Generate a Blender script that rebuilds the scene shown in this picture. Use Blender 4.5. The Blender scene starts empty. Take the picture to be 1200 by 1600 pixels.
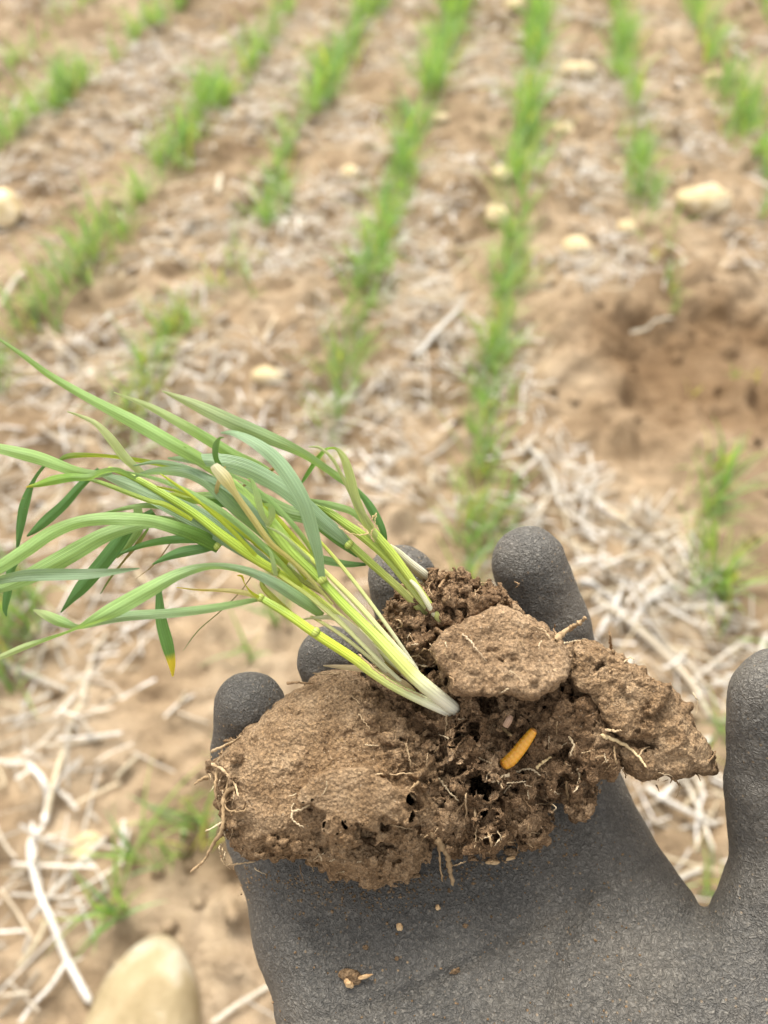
import bpy, math, random
import numpy as np, time
_T0 = time.time()
from mathutils import Matrix, Vector, Euler
random.seed(7); rng = np.random.default_rng(11)
sc = bpy.context.scene
COL = sc.collection
R = math.radians

# ------------------------------------------------------------------ camera
CAM_H, F, PITCH, YAW = 0.65, 1202.0, 49.67, 8.88      # F: focal length in px of the 1200x1600 photograph
cam_d = bpy.data.cameras.new('camera'); cam = bpy.data.objects.new('camera', cam_d); COL.objects.link(cam)
cam.location = (0, 0, CAM_H); cam.rotation_euler = (R(90 - PITCH), 0, R(YAW))
cam_d.sensor_width = 36.0; cam_d.sensor_fit = 'AUTO'; cam_d.lens = F / 1600 * 36
cam_d.clip_start = 0.01; cam_d.clip_end = 500
cam_d.dof.use_dof = True; cam_d.dof.focus_distance = 0.172; cam_d.dof.aperture_fstop = 10.5
sc.camera = cam

# ------------------------------------------------------------------ light
SUN_EL, SUN_AZ = 58.0, -25.0                           # azimuth from +Y (the rows' far end), to the left
w = bpy.data.worlds.new("World"); sc.world = w; w.use_nodes = True
nt = w.node_tree; nt.nodes.clear()
sky = nt.nodes.new('ShaderNodeTexSky'); sky.sky_type = 'NISHITA'; sky.sun_disc = False
sky.sun_elevation = R(SUN_EL); sky.sun_rotation = R(SUN_AZ); sky.dust_density = 4.0; sky.air_density = 1.0
hs = nt.nodes.new('ShaderNodeHueSaturation'); hs.inputs['Saturation'].default_value = 0.06
bg = nt.nodes.new('ShaderNodeBackground'); bg.inputs[1].default_value = 0.135
wo = nt.nodes.new('ShaderNodeOutputWorld')
nt.links.new(sky.outputs[0], hs.inputs['Color']); nt.links.new(hs.outputs[0], bg.inputs[0]); nt.links.new(bg.outputs[0], wo.inputs[0])
sd = bpy.data.lights.new('sun', 'SUN'); sd.energy = 1.6; sd.angle = R(26); sd.color = (1, 0.94, 0.83)
sun = bpy.data.objects.new('sun', sd); COL.objects.link(sun)
_v = Vector((math.sin(R(SUN_AZ)) * math.cos(R(SUN_EL)), math.cos(R(SUN_AZ)) * math.cos(R(SUN_EL)), math.sin(R(SUN_EL))))
sun.rotation_euler = _v.to_track_quat('Z', 'Y').to_euler(); sun.location = (0, 0, 5)
sc.view_settings.view_transform = 'Standard'; sc.view_settings.look = 'None'
sc.view_settings.exposure = 1.45; sc.view_settings.gamma = 1.0
sc.cycles.max_bounces = 6; sc.cycles.diffuse_bounces = 3; sc.cycles.transparent_max_bounces = 4
sc.cycles.use_denoising = True

# ------------------------------------------------------------------ maths helpers
CM = np.array(Matrix.Translation(cam.location) @ cam.rotation_euler.to_matrix().to_4x4())
def P(px, py, d):
    """photo pixel + distance along the lens axis (mm) -> world point (m)"""
    px = np.asarray(px, float); py = np.asarray(py, float); d = np.asarray(d, float) * 0.001
    c = np.stack(np.broadcast_arrays((px - 600) / F * d, -(py - 800) / F * d, -d), -1)
    return c @ CM[:3, :3].T + CM[:3, 3]
def G(px, py, z=0.0):
    """photo pixel -> world point on the horizontal plane z"""
    r = np.array([(px - 600) / F, -(py - 800) / F, -1.0]) @ CM[:3, :3].T
    t = (z - CAM_H) / r[2]
    return np.array([r[0] * t, r[1] * t, z])
def to_px(p):
    c = (np.asarray(p) - CM[:3, 3]) @ CM[:3, :3]
    return 600 + F * c[..., 0] / -c[..., 2], 800 - F * c[..., 1] / -c[..., 2], -c[..., 2]

def hash3(i, j, k, seed):
    h = (i.astype(np.int64) * 73856093) ^ (j.astype(np.int64) * 19349663) ^ (k.astype(np.int64) * 83492791) ^ (seed * 2654435761)
    h = (h ^ (h >> 13)) * 1274126177 & 0x7fffffffffff
    h = (h ^ (h >> 16)) * 2246822519 & 0x7fffffffffff
    return ((h >> 7) & 0xffff) / 65535.0
def vnoise(p, seed=0):
    """smooth value noise in -1..1, p (n,3)"""
    f = np.floor(p).astype(np.int64); t = p - f; t = t * t * (3 - 2 * t)
    out = 0
    for a in (0, 1):
        for b in (0, 1):
            for c in (0, 1):
                wgt = (t[:, 0] if a else 1 - t[:, 0]) * (t[:, 1] if b else 1 - t[:, 1]) * (t[:, 2] if c else 1 - t[:, 2])
                out = out + wgt * hash3(f[:, 0] + a, f[:, 1] + b, f[:, 2] + c, seed)
    return out * 2 - 1
def fbm(p, seed=0, oct=3, gain=0.5):
    s, a = 0, 1.0
    for o in range(oct):
        s = s + a * vnoise(p * (2.03 ** o) + o * 17.3, seed + o); a *= gain
    return s
def worley(p, seed=0):
    f = np.floor(p).astype(np.int64); d1 = np.full(len(p), 9.0)
    for a in (-1, 0, 1):
        for b in (-1, 0, 1):
            for c in (-1, 0, 1):
                i, j, k = f[:, 0] + a, f[:, 1] + b, f[:, 2] + c
                q = np.stack([i + hash3(i, j, k, seed), j + hash3(i, j, k, seed + 1), k + hash3(i, j, k, seed + 2)], 1)
                d1 = np.minimum(d1, ((q - p) ** 2).sum(1))
    return np.sqrt(d1)

def worley2(p, seed=0):
    f = np.floor(p).astype(np.int64); d1 = np.full(len(p), 9.0); d2 = np.full(len(p), 9.0); hid = np.zeros(len(p))
    for a in (-1, 0, 1):
        for b in (-1, 0, 1):
            for c in (-1, 0, 1):
                i, j, k = f[:, 0] + a, f[:, 1] + b, f[:, 2] + c; h0 = hash3(i, j, k, seed)
                q = ((np.stack([i + h0, j + hash3(i, j, k, seed + 1), k + hash3(i, j, k, seed + 2)], 1) - p) ** 2).sum(1)
                n1 = q < d1; d2 = np.where(n1, d1, np.minimum(d2, q)); hid = np.where(n1, hash3(i, j, k, seed + 3), hid); d1 = np.where(n1, q, d1)
    return np.sqrt(d1), np.sqrt(d2), hid

def surface_nets(Fd, og, sp):
    ins = Fd < 0
    nx, ny, nz = Fd.shape
    cnt = np.zeros((nx - 1, ny - 1, nz - 1), np.int8)
    cs = [(a, b, c) for a in (0, 1) for b in (0, 1) for c in (0, 1)]
    for a, b, c in cs: cnt += ins[a:nx - 1 + a, b:ny - 1 + b, c:nz - 1 + c]
    act = (cnt > 0) & (cnt < 8)
    idx = np.argwhere(act); ids = np.full(act.shape, -1, np.int64); ids[act] = np.arange(len(idx))
    pos = np.zeros((len(idx), 3)); n = np.zeros(len(idx))
    for c0 in cs:
        for ax in range(3):
            if c0[ax]: continue
            c1 = list(c0); c1[ax] = 1
            f0 = Fd[idx[:, 0] + c0[0], idx[:, 1] + c0[1], idx[:, 2] + c0[2]]
            f1 = Fd[idx[:, 0] + c1[0], idx[:, 1] + c1[1], idx[:, 2] + c1[2]]
            m = (f0 < 0) != (f1 < 0)
            t = np.where(m, f0 / np.where(m, f0 - f1, 1), 0)
            q = np.tile(np.array(c0, float), (len(idx), 1)); q[:, ax] = t
            pos += q * m[:, None]; n += m
    v = (idx + pos / n[:, None]) * np.array(sp) + np.array(og)
    faces = []
    for ax in range(3):
        b, c = (ax + 1) % 3, (ax + 2) % 3
        s0 = [slice(1, -1)] * 3; s1 = [slice(1, -1)] * 3
        s0[ax] = slice(0, -1); s1[ax] = slice(1, None)
        A, B = ins[tuple(s0)], ins[tuple(s1)]
        e = np.argwhere(A != B); e[:, b] += 1; e[:, c] += 1
        flip = A[tuple((e - np.array([0 if i == ax else 1 for i in range(3)])).T)]
        q = []
        for db, dc in ((-1, -1), (0, -1), (0, 0), (-1, 0)):
            g = e.copy(); g[:, b] += db; g[:, c] += dc
            q.append(ids[g[:, 0], g[:, 1], g[:, 2]])
        q = np.stack(q, 1)
        q[~flip] = q[~flip][:, ::-1]
        faces.append(q)
    return v, np.concatenate(faces)

# ------------------------------------------------------------------ mesh / object helpers
def mesh_np(name, v, f, smooth=True):
    me = bpy.data.meshes.new(name)
    v = np.asarray(v, np.float32); f = np.asarray(f, np.int32)
    me.vertices.add(len(v)); me.vertices.foreach_set('co', v.ravel())
    k = f.shape[1]
    me.loops.add(len(f) * k); me.loops.foreach_set('vertex_index', f.ravel())
    me.polygons.add(len(f)); me.polygons.foreach_set('loop_start', np.arange(0, len(f) * k, k, dtype=np.int32))
    me.update(calc_edges=True); me.validate()
    if smooth: me.polygons.foreach_set('use_smooth', np.ones(len(me.polygons), bool))
    return me
def fix_normals(me):
    me.update(); vol = 0.0
    v = np.empty(len(me.vertices) * 3, np.float32); me.vertices.foreach_get('co', v); v = v.reshape(-1, 3).astype(float)
    l = np.empty(len(me.loops), np.int32); me.loops.foreach_get('vertex_index', l); q = l.reshape(-1, 4)
    vol = np.einsum('ij,ij->i', v[q[:, 0]], np.cross(v[q[:, 1]], v[q[:, 2]])).sum() + np.einsum('ij,ij->i', v[q[:, 0]], np.cross(v[q[:, 2]], v[q[:, 3]])).sum()
    if vol < 0: me.flip_normals()
def add_col(me, cols, name='Col'):
    a = me.color_attributes.new(name, 'FLOAT_COLOR', 'POINT')
    c = np.ones((len(me.vertices), 4), np.float32); c[:, :3] = cols
    a.data.foreach_set('color', c.ravel())
def add_uv(me, uv):
    l = np.empty(len(me.loops), np.int32); me.loops.foreach_get('vertex_index', l)
    u = me.uv_layers.new(name='UVMap'); u.data.foreach_set('uv', np.asarray(uv, np.float32)[l].ravel())
def link(name, me, mat, parent=None, loc=None):
    o = bpy.data.objects.new(name, me); COL.objects.link(o)
    if mat and not me.materials: me.materials.append(mat)
    if parent: o.parent = parent
    if loc is not None: o.location = loc
    return o
def tag(o, label=None, cat=None, group=None, kind=None):
    if label: o['label'] = label
    if cat: o['category'] = cat
    if group: o['group'] = group
    if kind: o['kind'] = kind
    return o
def empty(name, loc, label, cat, group=None):
    o = bpy.data.objects.new(name, None); COL.objects.link(o); o.location = loc; o.empty_display_size = 0.01
    return tag(o, label, cat, group)

class MB:
    def __init__(s): s.v = []; s.f = []; s.c = []; s.u = []; s.n = 0
    def add(s, v, f, c, u=None):
        s.v.append(np.asarray(v, float)); s.f.append(np.asarray(f) + s.n)
        s.c.append(np.broadcast_to(np.asarray(c, float), (len(v), 3))); s.u.append(np.zeros((len(v), 2)) if u is None else u); s.n += len(v)
    def build(s, name, mat, parent=None, origin=None, tagkw=None):
        v = np.concatenate(s.v); o = np.zeros(3) if origin is None else np.asarray(origin, float)
        if parent is not None and origin is None: o = np.array(parent.location)
        me = mesh_np(name, v - o, np.concatenate(s.f)); add_col(me, np.concatenate(s.c)); add_uv(me, np.concatenate(s.u))
        return link(name, me, mat, parent, None if parent is not None else o)

def spline(pts, n):
    """Catmull-Rom through rows of pts, n samples"""
    p = np.asarray(pts, float)
    p = np.vstack([2 * p[0] - p[1], p, 2 * p[-1] - p[-2]])
    m = len(p) - 3; t = np.linspace(0, m, n); i = np.minimum(t.astype(int), m - 1); u = (t - i)[:, None]
    a, b, c, d = p[i], p[i + 1], p[i + 2], p[i + 3]
    return 0.5 * (2 * b + (c - a) * u + (2 * a - 5 * b + 4 * c - d) * u ** 2 + (3 * b - a - 3 * c + d) * u ** 3)
def unit(v): return v / np.maximum(np.linalg.norm(v, axis=-1, keepdims=True), 1e-12)
def grid_faces(n, k, wrap=False):
    i, j = np.meshgrid(np.arange(n - 1), np.arange(k if wrap else k - 1), indexing='ij'); j2 = (j + 1) % k
    return np.stack([i * k + j, i * k + j2, (i + 1) * k + j2, (i + 1) * k + j], -1).reshape(-1, 4)
def ribbon(mb, c, wd, side0, roll, fold, col, K=5, thick=0.0, wave=0.0):
    """c (n,3) world centreline, wd (n,) width m, side0 (n,3) side direction, roll radians (n,)"""
    n = len(c); T = unit(np.gradient(c, axis=0)); S = unit(side0 - (side0 * T).sum(1, keepdims=True) * T); N = np.cross(S, T)
    cr, sr = np.cos(roll)[:, None], np.sin(roll)[:, None]
    S, N = S * cr + N * sr, N * cr - S * sr
    s = np.linspace(-1, 1, K)
    L = np.concatenate([[0], np.cumsum(np.linalg.norm(np.diff(c, axis=0), axis=1))])
    ph = random.random() * 6
    v = c[:, None] + S[:, None] * (s[None, :, None] * wd[:, None, None] / 2) + N[:, None] * ((fold * (np.abs(s) - 0.5))[None, :, None] * wd[:, None, None] / 2)
    if wave: v = v + N[:, None] * (np.sin(L[:, None] * 420 + ph + s[None] * 1.3) * wave * wd[:, None] * s[None])[:, :, None]
    uv = np.stack([np.broadcast_to(s * 0.5 + 0.5, (n, K)), np.broadcast_to(L[:, None] * 50, (n, K))], -1)
    cc = np.broadcast_to(np.asarray(col, float)[:, None] if np.ndim(col) > 1 else np.asarray(col, float), (n, K, 3))
    mb.add(v.reshape(-1, 3), grid_faces(n, K), cc.reshape(-1, 3), uv.reshape(-1, 2))
def tube(mb, c, r, col, K=8, cap=True, flat=1.0, side0=None):
    n = len(c); T = unit(np.gradient(c, axis=0))
    ref = np.array([0.13, 0.31, 0.94]) if side0 is None else side0
    S = np.cross(T, ref); bad = np.linalg.norm(S, axis=1) < 1e-3; S[bad] = np.cross(T[bad], [1, 0, 0]); S = unit(S); N = np.cross(S, T)
    a = np.linspace(0, 2 * np.pi, K, endpoint=False); r = np.broadcast_to(r, (n,)).copy()
    if cap: r[0] *= 0.25; r[-1] *= 0.25
    v = c[:, None] + (S[:, None] * np.cos(a)[None, :, None] + flat * N[:, None] * np.sin(a)[None, :, None]) * r[:, None, None]
    cc = np.broadcast_to(np.asarray(col, float)[:, None] if np.ndim(col) > 1 else np.asarray(col, float), (n, K, 3))
    L = np.concatenate([[0], np.cumsum(np.linalg.norm(np.diff(c, axis=0), axis=1))])
    uv = np.stack([np.broadcast_to(a / 6.283, (n, K)), np.broadcast_to(L[:, None] * 50, (n, K))], -1)
    f = grid_faces(n, K, True)
    mb.add(v.reshape(-1, 3), f, cc.reshape(-1, 3), uv.reshape(-1, 2))

# ------------------------------------------------------------------ materials
class NT:
    def __init__(s, name):
        s.m = bpy.data.materials.new(name); s.m.use_nodes = True; s.t = s.m.node_tree; s.t.nodes.clear()
        s.out = s.n('ShaderNodeOutputMaterial'); s.b = s.n('ShaderNodeBsdfPrincipled'); s.l(s.b.outputs[0], s.out.inputs[0])
        s.co = s.n('ShaderNodeTexCoord')
    def n(s, t, **k):
        o = s.t.nodes.new(t)
        for a, b in k.items(): setattr(o, a, b)
        return o
    def l(s, a, b): s.t.links.new(a, b)
    def noise(s, scale, detail=3, rough=0.55, dist=0.0, typ='FBM', vec=None, lac=2.0):
        o = s.n('ShaderNodeTexNoise'); o.noise_type = typ
        for k, v in (('Scale', scale), ('Detail', detail), ('Roughness', rough), ('Distortion', dist), ('Lacunarity', lac)): o.inputs[k].default_value = v
        s.l(vec or s.co.outputs['Object'], o.inputs['Vector']); return o.outputs['Fac']
    def vor(s, scale, feat='F1', vec=None, rnd=1.0):
        o = s.n('ShaderNodeTexVoronoi'); o.feature = feat; o.inputs['Scale'].default_value = scale; o.inputs['Randomness'].default_value = rnd
        s.l(vec or s.co.outputs['Object'], o.inputs['Vector']); return o.outputs['Distance']
    def ramp(s, fac, stops):
        o = s.n('ShaderNodeValToRGB'); e = o.color_ramp.elements
        while len(e) < len(stops): e.new(0.5)
        for q, (p, c) in zip(e, stops): q.position = p; q.color = (*c, 1) if len(c) == 3 else c
        s.l(fac, o.inputs[0]); return o.outputs[0]
    def mix(s, a, b, fac, blend='MIX'):
        o = s.n('ShaderNodeMix'); o.data_type = 'RGBA'; o.blend_type = blend
        for v, i in ((fac, 0), (a, 6), (b, 7)):
            if hasattr(v, 'links'): s.l(v, o.inputs[i])
            else: o.inputs[i].default_value = v if i == 0 else (*v, 1)
        return o.outputs[2]
    def math(s, op, a, b=0.0):
        o = s.n('ShaderNodeMath'); o.operation = op
        for v, i in ((a, 0), (b, 1)):
            if hasattr(v, 'links'): s.l(v, o.inputs[i])
            else: o.inputs[i].default_value = v
        return o.outputs[0]
    def bump(s, h, dist, strength=1.0, prev=None):
        o = s.n('ShaderNodeBump'); o.inputs['Distance'].default_value = dist; o.inputs['Strength'].default_value = strength
        s.l(h, o.inputs['Height'])
        if prev: s.l(prev, o.inputs['Normal'])
        return o.outputs[0]
    def set(s, **k):
        for a, v in k.items():
            i = s.b.inputs[a.replace('_', ' ')]
            if hasattr(v, 'links'): s.l(v, i)
            else: i.default_value = (*v, 1) if isinstance(v, tuple) else v

def soil_mat(name, dark, mid, light, fine=1.0, strat=False):
    m = NT(name)
    c = m.ramp(m.noise(110, 4, 0.62), [(0.34, dark), (0.5, mid), (0.66, light)])
    g = m.ramp(m.noise(1500, 2, 0.6), [(0.34, (0.42, 0.38, 0.35)), (0.54, (1, 1, 1)), (0.7, (1.5, 1.46, 1.36))])
    c = m.mix(c, g, 0.75, 'MULTIPLY')
    sp = m.ramp(m.noise(2600, 1, 0.5), [(0.69, (0, 0, 0)), (0.74, (1, 1, 1))])
    c = m.mix(c, (0.52, 0.42, 0.30), m.math('MULTIPLY', sp, 0.55))
    sq = m.ramp(m.noise(420, 2, 0.5), [(0.70, (0, 0, 0)), (0.76, (1, 1, 1))])
    c = m.mix(c, (0.42, 0.27, 0.12), m.math('MULTIPLY', sq, 0.35))
    b = m.bump(m.noise(380, 4, 0.65), 0.0012 * fine, 0.9)
    b = m.bump(m.vor(1500), 0.00035 * fine, 1.0, b)
    b = m.bump(m.noise(3800, 2, 0.7), 0.00022 * fine, 1.0, b)
    m.set(Base_Color=c, Roughness=0.95, Normal=b, Specular_IOR_Level=0.15)
    return m.m
M_CLOD = soil_mat('dry_soil', (0.175, 0.109, 0.057), (0.255, 0.168, 0.094), (0.33, 0.230, 0.137))
M_CRUMB = soil_mat('crumbly_soil', (0.140, 0.084, 0.044), (0.225, 0.142, 0.078), (0.34, 0.232, 0.137), 1.2)
M_CRUST = soil_mat('crust_soil', (0.168, 0.106, 0.058), (0.240, 0.159, 0.091), (0.30, 0.208, 0.125), 0.8)

def glove_mat():
    m = NT('crinkled_rubber')
    tc = m.n('ShaderNodeMapping'); m.l(m.co.outputs['Object'], tc.inputs[0])
    d = m.n('ShaderNodeTexNoise'); d.inputs['Scale'].default_value = 420; d.inputs['Detail'].default_value = 2; m.l(m.co.outputs['Object'], d.inputs['Vector'])
    va = m.n('ShaderNodeVectorMath'); va.operation = 'MULTIPLY_ADD'
    m.l(d.outputs['Color'], va.inputs[0]); va.inputs[1].default_value = (0.0022,) * 3; m.l(m.co.outputs['Object'], va.inputs[2])
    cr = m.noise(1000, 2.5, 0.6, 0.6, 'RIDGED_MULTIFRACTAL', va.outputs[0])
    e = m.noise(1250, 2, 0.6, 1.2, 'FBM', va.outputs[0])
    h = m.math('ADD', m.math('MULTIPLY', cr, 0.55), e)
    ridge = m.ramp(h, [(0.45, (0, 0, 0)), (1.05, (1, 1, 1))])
    big = m.noise(26, 4, 0.6); med = m.noise(90, 4, 0.6)
    c = m.ramp(med, [(0.3, (0.066, 0.062, 0.055)), (0.7, (0.098, 0.091, 0.080))])
    dust = m.ramp(big, [(0.42, (0, 0, 0)), (0.68, (1, 1, 1))])
    c = m.mix(c, (0.17, 0.148, 0.118), m.math('MULTIPLY', dust, 0.5))
    c = m.mix(c, (0.29, 0.26, 0.215), m.math('MULTIPLY', ridge, 0.7))  # highlights on the crinkle ridges put into the base colour
    # grains of soil stuck to the rubber, thicker in patches
    gr = m.ramp(m.vor(560), [(0.10, (1, 1, 1)), (0.2, (0, 0, 0))])
    gm = m.ramp(m.noise(60, 3, 0.6), [(0.44, (0, 0, 0)), (0.62, (1, 1, 1))])
    c = m.mix(c, (0.36, 0.25, 0.14), m.math('MULTIPLY', m.math('MULTIPLY', gr, gm), 0.9))
    b = m.bump(m.noise(120, 3, 0.5), 0.0012, 0.6)
    b = m.bump(h, 0.0014, 1.0, b)
    b = m.bump(m.noise(2400, 2, 0.6), 0.00012, 0.8, b)
    m.set(Base_Color=c, Roughness=0.62, Normal=b, Specular_IOR_Level=0.45)
    return m.m
M_GLOVE = glove_mat()

def leaf_mat(name, stripes=0.34, trans=0.3, rough=0.42, blue=0.0):
    m = NT(name)
    a = m.n('ShaderNodeAttribute'); a.attribute_name = 'Col'
    uv = m.n('ShaderNodeUVMap'); uv.uv_map = 'UVMap'
    sx = m.n('ShaderNodeSeparateXYZ'); m.l(uv.outputs[0], sx.inputs[0])
    st = m.math('SINE', m.math('MULTIPLY', sx.outputs[0], 75.0))
    st2 = m.math('SINE', m.math('MULTIPLY', sx.outputs[0], 31.0)); 
    k = m.math('ADD', m.math('MULTIPLY', st, 0.5), m.math('MULTIPLY', st2, 0.35))
    mp = m.n('ShaderNodeMapping'); mp.inputs['Scale'].default_value = (14, 0.6, 1); m.l(uv.outputs[0], mp.inputs[0])
    ns = m.noise(1.5, 3, 0.6, 0, 'FBM', mp.outputs[0])
    f = m.math('ADD', m.math('MULTIPLY', k, 0.5 * stripes), m.math('MULTIPLY', m.math('SUBTRACT', ns, 0.5), 0.9))
    f = m.math('ADD', f, 1.0)
    cb = m.n('ShaderNodeCombineXYZ')
    for i in range(3): m.l(f, cb.inputs[i])
    c = m.mix(a.outputs['Color'], cb.outputs[0], 1.0, 'MULTIPLY')
    sp = m.ramp(m.noise(900, 2, 0.5), [(0.70, (0, 0, 0)), (0.78, (1, 1, 1))])
    c = m.mix(c, (0.35, 0.30, 0.12), m.math('MULTIPLY', sp, 0.35))
    b = m.bump(k, 0.00008, 0.8)
    m.set(Base_Color=c, Roughness=rough, Normal=b, Specular_IOR_Level=0.45)
    if trans:
        t = m.n('ShaderNodeBsdfTranslucent'); m.l(m.mix(c, (1.25, 1.35, 0.55), 1.0, 'MULTIPLY'), t.inputs[0]); m.l(b, t.inputs[1])
        mx = m.n('ShaderNodeMixShader'); mx.inputs[0].default_value = trans
        m.l(m.b.outputs[0], mx.inputs[1]); m.l(t.outputs[0], mx.inputs[2]); m.l(mx.outputs[0], m.out.inputs[0])
    return m.m
M_LEAF = leaf_mat('wheat_leaf'); M_STEM = leaf_mat('wheat_stem', 0.25, 0.12, 0.4)
M_FIELD = leaf_mat('field_wheat_leaf', 0.1, 0.35, 0.5)

def fib_mat(name, rough=0.85):
    m = NT(name); a = m.n('ShaderNodeAttribute'); a.attribute_name = 'Col'
    g = m.ramp(m.noise(500, 3, 0.6), [(0.3, (0.6, 0.56, 0.5)), (0.6, (1.1, 1.1, 1.1))])
    c = m.mix(a.outputs['Color'], g, 0.8, 'MULTIPLY')
    m.set(Base_Color=c, Roughness=rough, Specular_IOR_Level=0.2, Normal=m.bump(m.noise(1800, 2, 0.6), 0.0002)); return m.m
M_ROOT = fib_mat('root_fibre'); M_STRAW = fib_mat('straw', 0.6)

def ground_mat():
    m = NT('field_soil')
    co = m.co.outputs['Object']
    c = m.ramp(m.noise(7, 6, 0.62), [(0.30, (0.158, 0.108, 0.063)), (0.5, (0.262, 0.193, 0.122)), (0.70, (0.36, 0.285, 0.198))])
    c = m.mix(c, m.ramp(m.noise(60, 4, 0.65), [(0.3, (0.72, 0.68, 0.64)), (0.65, (1.15, 1.13, 1.1))]), 0.85, 'MULTIPLY')
    # moist freshly dug soil round the hole
    vd = m.n('ShaderNodeVectorMath'); vd.operation = 'DISTANCE'; m.l(co, vd.inputs[0]); g = G(1150, 590); vd.inputs[1].default_value = tuple(g)
    dd = m.math('ADD', vd.outputs['Value'], m.math('MULTIPLY', m.math('SUBTRACT', m.noise(9, 4, 0.6), 0.5), 0.22))
    mask = m.ramp(dd, [(0.11, (1, 1, 1)), (0.25, (0, 0, 0))])
    c = m.mix(c, m.mix(c, (0.60, 0.53, 0.46), 1.0, 'MULTIPLY'), mask)
    b = m.bump(m.noise(40, 5, 0.65), 0.012, 0.8); b = m.bump(m.noise(260, 3, 0.6), 0.002, 0.8, b)
    m.set(Base_Color=c, Roughness=0.95, Normal=b, Specular_IOR_Level=0.1); return m.m
M_GROUND = ground_mat()
def stone_mat(k):
    m = NT('pale_stone'); oi = m.n('ShaderNodeObjectInfo')
    c = m.ramp(m.noise(30, 4, 0.6), [(0.3, tuple(k * q for q in (0.30, 0.225, 0.115))), (0.5, tuple(k * q for q in (0.42, 0.33, 0.19))), (0.68, tuple(k * q for q in (0.55, 0.48, 0.36)))])
    c = m.mix(c, (0.30, 0.22, 0.12), m.math('MULTIPLY', m.ramp(m.noise(140, 4, 0.7), [(0.55, (0, 0, 0)), (0.7, (1, 1, 1))]), 0.45))
    m.set(Base_Color=c, Roughness=0.8, Specular_IOR_Level=0.25, Normal=m.bump(m.noise(220, 4, 0.6), 0.0015)); return m.m
M_STONE = stone_mat(1.2); M_STONE_TAN = stone_mat(0.74)

# ------------------------------------------------------------------ ground
ROW_DX = 0.19
XA = float(G(790, 470)[0])                              # the row that runs up behind the index finger
def row_x(k): return XA + k * ROW_DX
DIG = G(1150, 575)
def gheight(x, y):
    p = np.stack([x, y, np.zeros_like(x)], -1).reshape(-1, 3)
    h = 0.012 * fbm(p * 5.5, 3, 3) + 0.014 * np.abs(fbm(p * 16, 9, 3)) + 0.006 * fbm(p * 55, 21, 2)
    wv = 0.5 - 0.5 * np.cos((p[:, 0] - XA) / ROW_DX * 2 * np.pi)
    h = h + 0.010 * wv
    cl = np.clip(0.42 - worley(p * 22, 5), 0, 1); h = h + 0.050 * cl * (vnoise(p * 3.1, 8) > -0.1)
    r = np.hypot((p[:, 0] - DIG[0]) / 1.2, (p[:, 1] - DIG[1]))
    h = h - 0.040 * np.exp(-(r / 0.10) ** 2) + 0.030 * np.exp(-((r - 0.19) / 0.05) ** 2) * (0.5 + 0.5 * fbm(p * 9, 40, 2)) + 0.020 * np.exp(-(r / 0.18) ** 2) * fbm(p * 30, 50, 4)
    return h.reshape(x.shape)
def warp(a, b, n, p):                                   # samples denser near a
    t = np.linspace(0, 1, n); return a + (b - a) * t ** p
xs = np.concatenate([-warp(0, 4.5, 430, 2.0)[::-1], warp(0, 4.5, 430, 2.0)[1:]]) + 0.05
ys = -0.25 + warp(0, 6.5, 760, 1.9)
X, Y = np.meshgrid(xs, ys, indexing='ij')
# fade the relief to nothing at the border so the far sheet meets it
edge = np.clip(np.minimum(np.minimum(X - xs[0], xs[-1] - X), np.minimum(Y - ys[0] + 1, ys[-1] - Y)) / 0.8, 0, 1)
Z = gheight(X, Y) * edge
me = mesh_np('ground', np.stack([X, Y, Z], -1).reshape(-1, 3), grid_faces(len(xs), len(ys)))
link('ground', me, M_GROUND)['kind'] = 'structure'
def ghv(x, y):
    x = np.asarray(x, float); y = np.asarray(y, float)
    i = np.clip(np.searchsorted(xs, x) - 1, 0, len(xs) - 2); j = np.clip(np.searchsorted(ys, y) - 1, 0, len(ys) - 2)
    u = np.clip((x - xs[i]) / (xs[i + 1] - xs[i]), 0, 1); v = np.clip((y - ys[j]) / (ys[j + 1] - ys[j]), 0, 1)
    return Z[i, j] * (1 - u) * (1 - v) + Z[i + 1, j] * u * (1 - v) + Z[i, j + 1] * (1 - u) * v + Z[i + 1, j + 1] * u * v
def gh(x, y): return float(ghv(x, y))
n = 60; t = np.linspace(-1, 1, n); gx = np.sign(t) * np.abs(t) ** 3 * 150
X2, Y2 = np.meshgrid(gx, gx, indexing='ij')
me = mesh_np('ground', np.stack([X2, Y2, np.full_like(X2, -0.012)], -1).reshape(-1, 3), grid_faces(n, n))
link('ground', me, M_GROUND)['kind'] = 'structure'

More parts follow.
